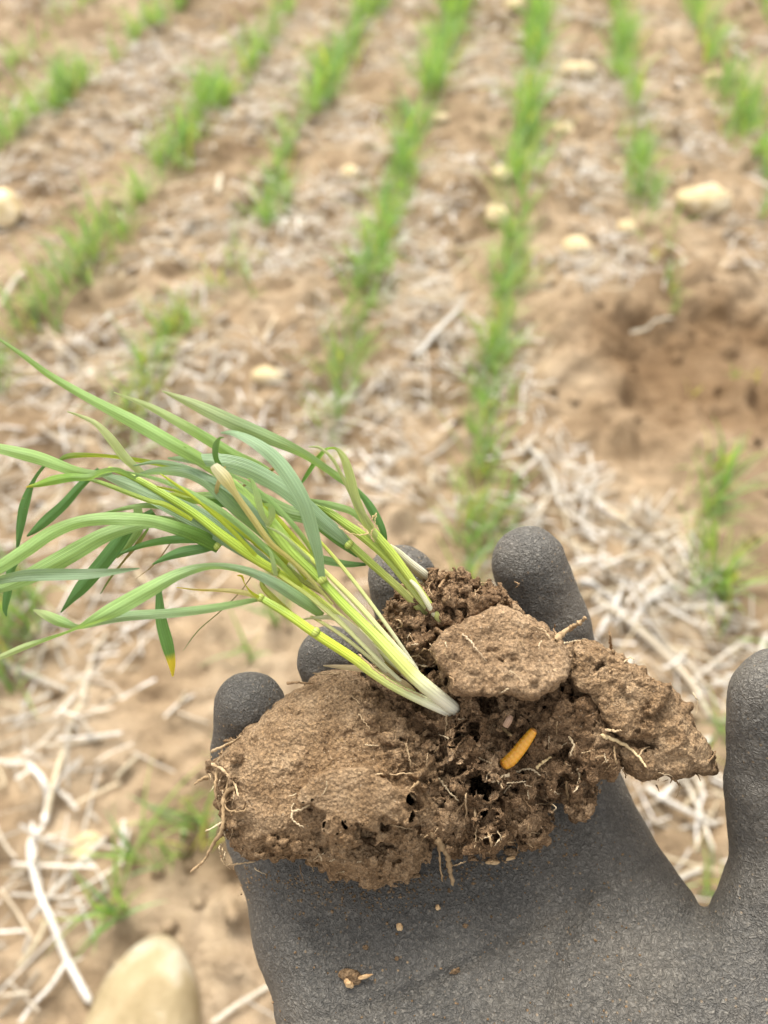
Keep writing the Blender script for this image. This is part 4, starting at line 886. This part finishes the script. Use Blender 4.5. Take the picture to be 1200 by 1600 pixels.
# ------------------------------------------------------------------ the two pulled wheat plants
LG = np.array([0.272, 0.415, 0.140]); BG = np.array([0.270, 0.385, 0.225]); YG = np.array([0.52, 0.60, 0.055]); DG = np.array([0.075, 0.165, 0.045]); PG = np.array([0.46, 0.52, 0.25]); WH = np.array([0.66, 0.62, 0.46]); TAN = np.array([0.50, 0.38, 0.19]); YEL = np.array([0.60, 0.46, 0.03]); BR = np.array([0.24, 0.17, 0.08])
def cramp(cols, n):
    ts = [c[0] for c in cols]; cs = np.array([c[1] for c in cols]); t = np.linspace(0, 1, n); return np.stack([np.interp(t, ts, cs[:, k]) for k in range(3)], 1)
def leaf(parent, pts, cols, fold=0.35, label=None, wave=0.06, n=None):
    """pts: px,py,depth mm,width px,roll deg from base to tip"""
    n = n or 12 * len(pts); p = spline(pts, n); c = P(p[:, 0], p[:, 1], p[:, 2]); view = unit(c - CM[:3, 3]); T = unit(np.gradient(c, axis=0)); side = np.cross(T, view)
    wd = 0.86 * np.maximum(p[:, 3], 0.6) * p[:, 2] / F * 0.001
    mb = MB(); ribbon(mb, c, wd, side, np.radians(p[:, 4]), fold, cramp(cols, n), K=9, wave=wave); o = mb.build('leaf', M_LEAF, parent)
    if label: o['label'] = label
    return o
def stem(parent, pts, cols, flat=0.8, n=None, name='stem', label=None):
    n = n or 9 * len(pts); p = spline(pts, n); c = P(p[:, 0], p[:, 1], p[:, 2]); r = p[:, 3] * p[:, 2] / F * 0.0005
    mb = MB(); tube(mb, c, r, cramp(cols, n), 14, True, flat, np.array(CM[:3, 2])); o = mb.build(name, M_STEM, parent)
    if label: o['label'] = label
    return o
def node(parent, px, py, d, w_, ang):
    a = R(ang); dx, dy = math.cos(a), math.sin(a); stem(parent, [(px - dx * 4, py - dy * 4, d, w_ * .96), (px, py, d - .2, w_ * 1.12), (px + dx * 4, py + dy * 4, d, w_ * .96)], [(0, (0.26, 0.36, 0.05)), (.5, (0.42, 0.48, 0.10)), (1, (0.26, 0.36, 0.05))], name='node', n=10)

A1 = empty('wheat_plant', tuple(P(712, 1112, 170)), 'pulled wheat plant with long leaves and white stem base, lying lowest over the soil', 'wheat plant')
ST = [(0, (0.34, 0.24, 0.14)), (.05, (0.84, 0.80, 0.66)), (.24, (0.82, 0.79, 0.62)), (.42, (0.58, 0.62, 0.24)), (.7, YG), (1, (0.32, 0.45, 0.07))]
# stems
stem(A1, [(722, 1126, 177, 12), (706, 1116, 171, 14), (690, 1108, 167, 16), (655, 1092, 165, 16), (617, 1073, 165, 15), (582, 1051, 165, 15), (550, 1027, 165, 15), (493, 990, 165, 15), (450, 960, 166, 14), (407, 934, 168, 11)], ST)
stem(A1, [(732, 1122, 177, 15), (714, 1110, 169.5, 19), (700, 1100, 166, 22), (667, 1074, 162.5, 23), (640, 1050, 162, 21), (617, 1026, 162, 19), (583, 990, 163, 17), (540, 948, 164, 15), (503, 908, 165, 14), (457, 862, 166, 22), (422, 817, 168, 26), (387, 782, 169, 24), (352, 748, 170, 18)], [(0, (0.34, 0.24, 0.14)), (.05, (0.84, 0.80, 0.66)), (.2, (0.80, 0.77, 0.60)), (.34, (0.58, 0.62, 0.18)), (.6, (0.36, 0.49, 0.07)), (1, (0.27, 0.41, 0.09))], n=110)
stem(A1, [(690, 1095, 169, 14), (650, 1062, 167, 16), (603, 1024, 167, 14), (555, 985, 167.5, 13), (510, 948, 168, 13), (470, 918, 168, 13), (430, 892, 168, 13), (400, 874, 168.5, 15), (350, 838, 169, 15), (300, 800, 170, 13), (235, 760, 172, 11), (190, 738, 173, 9), (168, 732, 174, 7)], [(0, (0.66, 0.62, 0.48)), (.2, (0.52, 0.53, 0.28)), (.4, YG), (.75, (0.38, 0.52, 0.06)), (1, (0.34, 0.48, 0.07))], n=110)
stem(A1, [(668, 1080, 170, 12), (620, 1040, 170, 13), (570, 975, 170, 13), (530, 930, 171, 12), (490, 893, 171, 12), (455, 862, 172, 12), (425, 835, 173, 12)], [(0, (0.5, 0.42, 0.28)), (.3, (0.55, 0.47, 0.33)), (.55, (0.58, 0.54, 0.30)), (.8, (0.42, 0.44, 0.12)), (1, (0.24, 0.36, 0.06))])
stem(A1, [(640, 1045, 171, 10), (590, 995, 171.5, 12), (545, 950, 172, 12), (505, 925, 172, 11), (470, 905, 173, 11), (440, 880, 173, 10), (395, 845, 174, 10)], [(0, (0.58, 0.5, 0.36)), (.3, (0.55, 0.45, 0.32)), (.6, (0.33, 0.36, 0.08)), (1, (0.18, 0.30, 0.05))])
stem(A1, [(455, 962, 172, 12), (430, 938, 171, 11), (410, 915, 171, 8), (412, 900, 171, 4)], [(0, (0.42, 0.42, 0.06)), (1, (0.36, 0.42, 0.08))])
for nx_, ny_, nd_, nw_, na_ in [(503, 906, 164, 15, 50), (430, 892, 167.6, 14, 38), (493, 988, 164.8, 15, 32), (407, 934, 167.8, 12, 28), (340, 853, 171, 13, 40)]: node(A1, nx_, ny_, nd_, nw_, na_)
root(A1, [(560, 1022, 163.5), (585, 1046, 163), (620, 1070, 163), (664, 1090, 163.5)], 3, (0.45, 0.32, 0.18), name='sheath_fibre')
# dead leaf sheath shreds near the base
leaf(A1, [(656, 1090, 166, 4, 0), (630, 1070, 165, 16, 15), (580, 1048, 167, 14, 20), (530, 1042, 170, 8, 10), (505, 1040, 171, 2, 0)], [(0, TAN), (1, (0.5, 0.4, 0.26))], label='torn dry tan sheath')
leaf(A1, [(600, 1035, 165, 5, 0), (570, 1000, 165, 15, 10), (530, 968, 166, 14, 20), (500, 965, 167, 7, 10), (470, 968, 168, 2, 0)], [(0, (0.6, 0.52, 0.4)), (.4, (0.66, 0.58, 0.46)), (1, (0.62, 0.64, 0.34))], label='pale papery sheath')
leaf(A1, [(580, 1015, 169, 8, 0), (550, 975, 169, 14, -10), (520, 935, 170, 10, 0), (500, 910, 171, 3, 0)], [(0, (0.5, 0.38, 0.26)), (1, (0.45, 0.34, 0.22))])
leaf(A1, [(628, 1052, 168, 8, 0), (600, 1030, 167, 22, 10), (580, 1012, 167, 18, 0), (560, 990, 168, 4, 0)], [(0, (0.3, 0.2, 0.12)), (.5, (0.5, 0.46, 0.14)), (1, (0.4, 0.3, 0.18))])
# leaves
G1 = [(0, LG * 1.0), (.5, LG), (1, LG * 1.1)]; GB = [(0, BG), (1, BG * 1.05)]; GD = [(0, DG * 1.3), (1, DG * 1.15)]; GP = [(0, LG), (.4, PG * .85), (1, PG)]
leaf(A1, [(360, 752, 169, 18, -10), (317, 720, 167, 24, -15), (267, 692, 164, 26, -12), (217, 663, 162, 25, -8), (150, 628, 160, 18, -5), (83, 590, 158, 13, 10), (35, 555, 156, 9, 20), (-20, 518, 155, 3, 30)], [(0, (0.30, 0.44, 0.09)), (.3, LG * 1.1), (.6, LG * 1.15), (1, LG * 1.1)], 0.45)
leaf(A1, [(325, 735, 168.5, 9, 30), (308, 718, 167.5, 9, 30), (296, 706, 166, 7, 20), (287, 698, 165, 2, 20)], [(0, (0.24, 0.36, 0.06)), (1, (0.2, 0.32, 0.06))], 0.3)
leaf(A1, [(503, 905, 163.6, 13, 20), (497, 865, 161, 18, 5), (488, 830, 159.5, 24, 0), (475, 787, 158, 27, 0), (455, 750, 157.5, 28, 5), (429, 716, 158, 26, 0), (398, 692, 159, 20, -10), (366, 677, 160.5, 12, -15), (345, 676, 162, 3, -20)], GB, 0.3)
leaf(A1, [(503, 962, 168, 14, 25), (470, 938, 165, 22, 10), (430, 912, 163.5, 20, 5), (387, 893, 163, 16, 25), (333, 885, 162, 15, 35), (283, 896, 160.5, 20, 10), (233, 922, 159, 28, 0), (183, 950, 158.5, 30, 0), (150, 968, 158.5, 22, 30), (115, 984, 158.5, 10, 60), (70, 1000, 158, 9, 40), (33, 1013, 157, 12, 10), (-30, 1040, 156, 6, 0)], [(0, LG * .9), (.2, BG * .9), (.5, LG * 1.1), (.8, LG * 1.1), (1, PG)], 0.35, n=150)
leaf(A1, [(405, 936, 168, 8, 0), (333, 950, 165, 15, 0), (267, 958, 163, 17, 0), (205, 962, 161.5, 18, 0), (160, 970, 161, 16, 20), (125, 980, 160.5, 12, 50), (95, 972, 160, 20, 20), (70, 960, 159.6, 15, 0), (52, 953, 159.4, 3, 0)], [(0, LG), (.5, BG * .95), (.75, LG), (1, PG)], 0.3, n=120)
leaf(A1, [(405, 934, 167.5, 9, 10), (385, 927, 166.5, 10, 10), (355, 923, 165, 8, 20), (313, 922, 163.5, 4, 30), (276, 918, 162, 1.5, 0)], [(0, (0.55, 0.52, 0.20)), (.5, (0.66, 0.56, 0.26)), (1, YEL)], label='short leaf withered to pale yellow')
leaf(A1, [(405, 934, 167, 6, 0), (392, 925, 166, 6, 40), (382, 912, 165.4, 6, 80), (378, 901, 165, 5, 30), (371, 899, 164.6, 2, 0)], [(0, YG), (1, YEL)], label='curled yellow leaf tip')
leaf(A1, [(343, 856, 171, 22, 0), (315, 840, 169, 27, 0), (285, 828, 166.5, 25, -10), (240, 815, 164, 23, 0), (200, 811, 162.5, 24, 0), (160, 811, 161.5, 23, 5), (120, 817, 160.5, 22, 10), (80, 833, 159.5, 24, 5), (40, 860, 158.5, 25, 0), (0, 886, 158, 23, 0), (-35, 903, 158, 15, 40), (-38, 915, 159, 10, 90), (-10, 908, 160, 14, 150), (33, 900, 160.8, 20, 175), (67, 898, 161, 22, 180), (133, 897, 161, 19, 180), (180, 893, 161, 11, 180), (218, 888, 161, 2, 180)], [(0, (0.10, 0.2, 0.03)), (.12, (0.12, 0.22, 0.04)), (.16, LG * 1.1), (.55, LG * 1.1), (.7, BG * .8), (1, BG * .85)], 0.3, n=220)
leaf(A1, [(330, 830, 174, 16, 0), (250, 815, 172, 22, 0), (200, 824, 170, 24, 0), (160, 838, 168.5, 28, 0), (117, 862, 167.5, 32, 0), (67, 890, 167, 32, 0), (20, 912, 166.5, 22, 0), (-30, 930, 166, 8, 0)], [(0, LG * .8), (.5, LG * .95), (1, LG * .8)], 0.3)
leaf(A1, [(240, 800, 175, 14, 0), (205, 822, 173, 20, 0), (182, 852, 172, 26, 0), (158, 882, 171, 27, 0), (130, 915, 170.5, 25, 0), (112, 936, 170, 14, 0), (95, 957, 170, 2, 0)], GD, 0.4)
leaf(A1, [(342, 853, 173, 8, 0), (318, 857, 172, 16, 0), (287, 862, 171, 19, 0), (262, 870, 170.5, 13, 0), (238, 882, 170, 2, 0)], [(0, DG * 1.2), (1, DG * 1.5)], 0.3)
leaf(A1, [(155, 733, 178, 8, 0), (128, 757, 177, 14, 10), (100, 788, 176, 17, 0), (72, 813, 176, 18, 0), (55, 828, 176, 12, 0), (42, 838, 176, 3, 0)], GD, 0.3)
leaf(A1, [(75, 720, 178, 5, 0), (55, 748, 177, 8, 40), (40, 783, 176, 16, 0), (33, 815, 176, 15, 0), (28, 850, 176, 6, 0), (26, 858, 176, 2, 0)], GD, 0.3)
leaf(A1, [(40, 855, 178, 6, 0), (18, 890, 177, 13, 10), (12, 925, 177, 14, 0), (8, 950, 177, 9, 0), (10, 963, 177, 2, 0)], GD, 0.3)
leaf(A1, [(248, 905, 178, 6, 20), (249, 935, 176.5, 13, 10), (252, 970, 175.5, 20, 0), (261, 1005, 175, 22, 0), (268, 1035, 175, 14, 0), (270, 1057, 175, 3, 0)], [(0, DG * 1.2), (.7, (0.10, 0.2, 0.04)), (.78, YEL * .9), (1, YEL)], 0.35, label='short dark leaf with a yellow tip hanging down')
leaf(A1, [(425, 740, 172, 12, 0), (400, 727, 171, 18, 0), (367, 712, 169, 20, 0), (317, 682, 166, 20, 0), (283, 662, 164, 18, 0), (233, 635, 162.5, 12, 0), (178, 613, 161.5, 2, 0)], [(0, LG), (.5, LG * 1.1), (1, PG)], 0.3)
leaf(A1, [(225, 742, 171, 12, 0), (208, 728, 170, 15, 20), (193, 712, 169, 17, 0), (173, 686, 167.5, 16, 0), (150, 662, 166.5, 10, 0), (125, 650, 166, 6, 0), (105, 643, 165.6, 1.5, 0)], [(0, PG * .9), (1, PG * 1.1)], 0.3)
leaf(A1, [(350, 760, 174, 8, 0), (283, 735, 173, 9, 30), (233, 722, 172, 10, 30), (167, 713, 171, 8, 40), (110, 712, 170.5, 10, 10), (86, 724, 170, 2, 0)], [(0, LG), (.6, YG * .7), (1, DG * 1.4)], 0.3)
# blade curling over at the left, pale underside
leaf(A1, [(212, 748, 170, 6, 0), (185, 735, 167, 10, 30), (160, 738, 166, 14, 50), (140, 746, 165, 13, 25), (113, 746, 164.5, 15, 0), (85, 750, 164, 17, 0), (60, 757, 163.7, 10, 0), (41, 761, 163.5, 2, 0)], [(0, LG), (.4, LG * 1.1), (.6, (0.20, 0.36, 0.05)), (.9, (0.25, 0.4, 0.05)), (1, YEL)], 0.4)
leaf(A1, [(175, 738, 171, 8, 0), (150, 741, 169, 14, 10), (117, 736, 167, 18, 0), (67, 718, 165, 23, 0), (30, 708, 163.5, 22, 0), (-40, 692, 162, 12, 0)], [(0, BG), (.4, LG * 1.15), (1, LG * 1.15)], 0.3)
# wide bluish blades under the bright stem
leaf(A1, [(430, 892, 170.5, 16, 0), (400, 870, 170.3, 26, -10), (350, 835, 170.5, 36, -10), (300, 803, 171, 40, -10), (250, 778, 171.5, 36, -10), (200, 756, 172, 24, 0), (160, 742, 172.5, 8, 0)], [(0, BG * .9), (.5, BG * .95), (1, BG)], 0.25)
leaf(A1, [(455, 872, 172.5, 14, 0), (410, 830, 171.5, 22, 0), (365, 790, 169, 26, 0), (330, 758, 168, 24, 10), (300, 742, 168, 20, 10), (270, 736, 168.5, 18, 20), (235, 738, 170, 12, 30), (208, 746, 171, 3, 30)], [(0, LG * .9), (.4, BG), (.8, BG * 1.1), (1, BG)], 0.3)
leaf(A1, [(300, 812, 168, 7, 0), (260, 790, 166.5, 11, 30), (230, 782, 167, 10, 30), (160, 755, 169, 8, 10), (130, 748, 170, 2, 0)], [(0, YG), (1, LG)], 0.5)
leaf(A1, [(400, 868, 166.5, 7, 0), (350, 818, 165.5, 9, 30), (300, 776, 165, 7, 30), (262, 748, 164.8, 4, 0), (250, 740, 164.6, 1.2, 0)], [(0, YG * .9), (.6, YG), (1, YG * 1.1)], 0.5)
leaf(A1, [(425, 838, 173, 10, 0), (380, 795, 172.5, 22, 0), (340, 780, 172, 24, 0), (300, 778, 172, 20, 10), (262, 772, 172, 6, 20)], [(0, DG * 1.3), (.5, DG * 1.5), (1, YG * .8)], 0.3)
# dead strip with pale torn top
leaf(A1, [(520, 945, 164, 5, 0), (480, 900, 163.5, 8, 10), (450, 872, 162.5, 9, 20), (422, 848, 161.5, 11, 20), (393, 808, 160.5, 12, 10), (368, 772, 159.8, 12, 0), (352, 748, 159.4, 24, 0), (338, 732, 159.2, 20, 0), (334, 726, 159.2, 14, 0)], [(0, (0.5, 0.48, 0.16)), (.3, (0.52, 0.44, 0.14)), (.7, (0.50, 0.42, 0.18)), (.85, (0.62, 0.56, 0.36)), (1, (0.66, 0.60, 0.44))], 0.6, label='dead beige blade with a torn pale end')
leaf(A1, [(352, 790, 170, 6, 0), (338, 770, 168, 8, 20), (345, 745, 166, 8, 0), (352, 728, 165, 3, 0)], [(0, TAN), (1, (0.55, 0.45, 0.2))], 0.4, label='dry tan sliver')
leaf(A1, [(345, 730, 165, 7, 0), (337, 715, 163, 10, 10), (337, 698, 162, 11, 0), (343, 686, 161.5, 7, -40), (350, 684, 162, 3, -60)], [(0, DG * 1.3), (1, LG * .7)], 0.4)
leaf(A1, [(345, 792, 174, 5, 30), (370, 766, 171, 5, 40), (398, 748, 170, 7, 20), (428, 732, 169, 6, 0)], [(0, BR), (.6, BR), (1, (0.36, 0.22, 0.08))], 0.5, label='thin brown dead blade')
leaf(A1, [(418, 818, 165, 7, 0), (408, 800, 164, 11, 10), (402, 775, 163.5, 12, 0), (394, 752, 163.5, 6, 0), (386, 747, 163.5, 2, 0)], [(0, PG), (1, LG * 1.3)], 0.3)
leaf(A1, [(431, 900, 165.5, 8, 0), (427, 880, 165, 9, 10), (422, 862, 165, 5, 0), (414, 855, 165, 1.5, 0)], [(0, PG), (1, LG * 1.3)], 0.3)
leaf(A1, [(417, 822, 166, 9, 0), (425, 806, 165, 12, 0), (422, 792, 164.5, 12, 30), (412, 788, 164.5, 6, 60)], [(0, PG), (1, LG * 1.2)], 0.4)
leaf(A1, [(395, 898, 172, 4, 60), (375, 925, 173, 3.5, 60), (345, 955, 174, 3.5, 60), (310, 985, 175, 3.5, 60), (286, 1017, 176, 1.2, 60)], [(0, BR), (1, DG)], 0.2, label='dark blade seen edge on')
leaf(A1, [(300, 812, 174, 4, 60), (273, 840, 174.5, 4, 60), (245, 878, 175, 4, 60), (212, 905, 176, 1.2, 60)], [(0, BR), (1, BR * 1.2)], 0.2)
leaf(A1, [(232, 826, 176, 5, 40), (215, 850, 176.5, 9, 30), (195, 875, 177, 6, 50), (172, 905, 177.5, 6, 50), (157, 928, 178, 2, 50)], [(0, LG * .8), (.4, BR), (1, DG)], 0.3)
leaf(A1, [(215, 790, 178, 14, 0), (215, 825, 177, 20, 0), (195, 855, 176, 16, 0), (182, 872, 176, 3, 0)], [(0, LG * .7), (1, LG * .8)], 0.3)

for pts_, c0_, c1_ in [([(672, 1075, 165, 6), (640, 1035, 163, 8), (600, 990, 163, 8), (560, 945, 163.5, 8), (520, 905, 164, 7), (485, 872, 165, 7), (450, 840, 166, 5)], WH * 1.2, YG), ([(650, 1085, 166, 5), (600, 1040, 165, 7), (545, 985, 165.6, 8), (500, 945, 166, 8), (455, 912, 167, 7), (415, 885, 168, 5)], WH * 1.15, YG * .9),
    ([(630, 1075, 166, 5), (580, 1030, 166.5, 6), (530, 990, 167, 6), (485, 962, 168, 5)], WH, np.array([.6, .6, .2])), ([(655, 1050, 164, 5), (610, 985, 163.5, 6), (570, 930, 164.5, 6), (530, 880, 166, 6), (495, 840, 167, 4)], WH * 1.1, YG * .8)]:
    stem(A1, pts_, [(0, c0_), (.35, c0_ * .5 + c1_ * .5), (1, c1_)])
random.seed(21)
for (pts_, cl_) in [
 ([(470, 915, 167, 9), (430, 872, 166, 11), (380, 825, 165, 12), (320, 782, 165, 11), (255, 752, 166, 8), (190, 735, 167, 2)], LG),
 ([(480, 905, 168, 9), (440, 850, 167, 12), (400, 800, 167, 14), (355, 762, 167.5, 14), (300, 735, 168, 12), (250, 722, 169, 8), (205, 728, 170, 2)], BG),
 ([(520, 930, 168, 10), (490, 880, 167, 12), (450, 830, 167, 13), (410, 790, 168, 10), (375, 772, 169, 2)], YG * .75),
 ([(450, 880, 171, 10), (400, 845, 171, 13), (340, 812, 171.5, 15), (280, 795, 172, 14), (220, 790, 172.5, 10), (150, 805, 173, 2)], LG * .9),
 ([(440, 885, 169, 6), (400, 850, 168.4, 8), (350, 808, 168, 9), (300, 775, 168, 8), (245, 760, 168, 3)], YG * .8),
 ([(500, 880, 166, 7), (470, 835, 165, 9), (430, 790, 165, 10), (390, 757, 165, 9), (345, 735, 165.5, 5), (320, 728, 166, 1.5)], LG),
 ([(530, 940, 166, 6), (500, 895, 165, 8), (470, 862, 164.6, 8), (440, 835, 164.6, 6), (415, 822, 165, 2)], PG),
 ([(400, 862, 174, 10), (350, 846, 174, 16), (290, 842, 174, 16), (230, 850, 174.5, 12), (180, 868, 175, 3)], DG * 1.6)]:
    leaf(A1, [(a, b, d_, w_, random.uniform(-25, 25)) for a, b, d_, w_ in pts_], [(0, YG * .8), (.25, cl_), (1, cl_ * 1.05)], 0.35)
A2 = empty('wheat_plant', tuple(P(692, 978, 172)), 'smaller pulled wheat plant above the other, with a folded-over leaf, rooted in the back clod', 'wheat plant')
S2 = [(0, (0.62, 0.55, 0.38)), (.15, (0.60, 0.56, 0.34)), (.35, (0.42, 0.46, 0.10)), (.7, (0.36, 0.44, 0.06)), (1, (0.24, 0.35, 0.06))]
stem(A2, [(703, 990, 178, 9), (694, 978, 171, 10), (683, 963, 168, 11), (660, 930, 167, 12), (637, 898, 167, 13), (615, 868, 167.5, 14), (590, 838, 168, 13), (572, 818, 168.5, 11)], S2)
stem(A2, [(698, 990, 178, 9), (688, 976, 172, 10), (670, 952, 169, 12), (640, 915, 168.5, 13), (605, 872, 169, 13), (570, 840, 169.5, 15), (545, 822, 170, 14), (510, 798, 171, 12), (478, 782, 172, 8)], [(0, (0.5, 0.42, 0.25)), (.2, (0.5, 0.5, 0.2)), (.5, (0.38, 0.46, 0.07)), (1, (0.26, 0.38, 0.06))])
stem(A2, [(694, 988, 178, 9), (684, 974, 173, 10), (664, 958, 171, 12), (630, 925, 170.5, 12), (600, 898, 171, 12), (575, 876, 171, 13), (550, 853, 171.5, 13), (535, 838, 172, 14)], [(0, (0.45, 0.34, 0.2)), (.2, (0.5, 0.48, 0.18)), (.6, (0.38, 0.44, 0.08)), (1, (0.24, 0.36, 0.06))])
stem(A2, [(690, 978, 171, 5), (675, 955, 167, 8), (655, 922, 166, 8), (640, 905, 166.5, 5)], [(0, (0.7, 0.66, 0.5)), (1, (0.6, 0.6, 0.35))])
node(A2, 545, 851, 171.3, 14, 42)
leaf(A2, [(590, 842, 167.5, 12, 10), (572, 818, 166, 15, 0), (556, 780, 164.5, 17, 0), (547, 745, 163.5, 17, 0), (538, 718, 163, 14, 10), (524, 702, 163.5, 11, 60), (510, 703, 165, 11, 120), (496, 718, 167, 10, 150), (480, 742, 168.5, 8, 160), (468, 760, 169.5, 2, 160)], [(0, (0.42, 0.47, 0.16)), (.5, (0.40, 0.46, 0.17)), (.62, (0.22, 0.36, 0.05)), (1, DG * 1.5)], 0.5, n=110, label='leaf folded over at its highest point')
leaf(A2, [(583, 825, 166.5, 8, 0), (562, 795, 165, 11, 0), (540, 755, 164, 7, 0), (520, 718, 163.5, 6, 0), (500, 700, 163.5, 5, 0), (482, 698, 163.8, 1.5, 0)], [(0, (0.42, 0.46, 0.16)), (1, PG)], 0.5)
leaf(A2, [(603, 856, 170, 6, 0), (597, 828, 169, 14, 0), (580, 794, 168.5, 15, 0), (560, 768, 168.5, 9, 0), (535, 750, 168, 13, 0), (510, 733, 167, 14, 20), (468, 706, 165, 18, 20), (420, 684, 163.5, 24, 0), (370, 663, 162, 27, 0), (325, 642, 161, 24, 0), (285, 624, 160, 14, 0), (253, 611, 159.5, 2, 0)], [(0, DG * 1.2), (.22, DG * 1.5), (.4, LG), (.7, (0.24, 0.33, 0.16)), (1, PG)], 0.35, n=150)
leaf(A2, [(545, 851, 171, 12, 0), (525, 832, 169.5, 24, 0), (496, 808, 168, 29, 0), (465, 780, 167, 30, 0), (430, 755, 166.5, 30, 0), (387, 733, 166.5, 34, 0), (350, 722, 166.5, 30, 0), (310, 718, 167, 20, 0), (262, 716, 168, 3, 0)], [(0, BG * .9), (.5, BG), (1, BG * 1.1)], 0.3)
leaf(A2, [(560, 868, 173, 10, 0), (530, 845, 172.5, 18, 0), (490, 812, 172, 26, 0), (450, 800, 172.5, 26, 0), (410, 780, 173, 24, 0), (370, 762, 174, 22, 0), (320, 745, 175, 10, 0), (290, 740, 175, 2, 0)], [(0, DG * 1.4), (.5, LG * .7), (1, LG * .8)], 0.3)
leaf(A2, [(572, 882, 172, 5, 0), (538, 881, 171, 13, 0), (500, 873, 170.5, 15, 0), (470, 862, 170.5, 8, 0), (440, 845, 171, 2, 0)], [(0, DG * 1.3), (1, LG * .7)], 0.3)
leaf(A2, [(572, 822, 170, 4, 0), (550, 800, 169.5, 12, 0), (520, 790, 169.5, 13, 0), (490, 783, 170, 8, 0), (462, 776, 170.5, 2, 0)], [(0, LG), (1, LG * .9)], 0.3)
leaf(A2, [(480, 860, 172, 4, 20), (450, 835, 172, 6, 60), (455, 825, 172, 4, 60), (470, 822, 172, 1.5, 60)], [(0, BR), (1, BR)], 0.2)
for pts_ in ([(560, 818, 164.5), (575, 832, 163.5), (560, 836, 163), (540, 830, 163.5), (528, 822, 164)], [(580, 812, 164), (588, 802, 163), (586, 815, 163), (592, 828, 163)], [(585, 848, 164), (580, 835, 163.4), (588, 822, 163), (594, 832, 163)]): root(A2, pts_, 2.4, TAN, name='dry_tendril')
DRY = empty('dry_stem', tuple(P(686, 915, 180)), 'dry whitish stem lying right of the smaller wheat plant on the middle finger', 'dry stem')
stem(DRY, [(690, 920, 180, 8), (665, 898, 177, 12), (640, 878, 176, 11), (622, 862, 175.5, 9), (608, 852, 175, 6)], [(0, (0.62, 0.58, 0.46)), (1, (0.58, 0.55, 0.32))])
stem(DRY, [(684, 925, 181, 5), (655, 900, 178, 7), (632, 880, 177, 7), (612, 862, 176, 4)], [(0, (0.5, 0.42, 0.3)), (1, (0.5, 0.46, 0.25))])
leaf(DRY, [(680, 920, 179, 3, 0), (655, 910, 177, 6, 0), (630, 895, 176.5, 5, 20), (612, 880, 176.5, 1.5, 0)], [(0, (0.6, 0.5, 0.36)), (1, (0.5, 0.42, 0.25))], 0.5)
FL = empty('woody_splinter', tuple(P(792, 1127, 166)), 'short reddish splinter stuck in the crumbs above the larva', 'splinter')
stem(FL, [(799, 1118, 165, 7), (795, 1126, 164.5, 11), (789, 1136, 165, 10)], [(0, (0.42, 0.26, 0.17)), (1, (0.46, 0.3, 0.2))], flat=.4, name='splinter')
print('done')
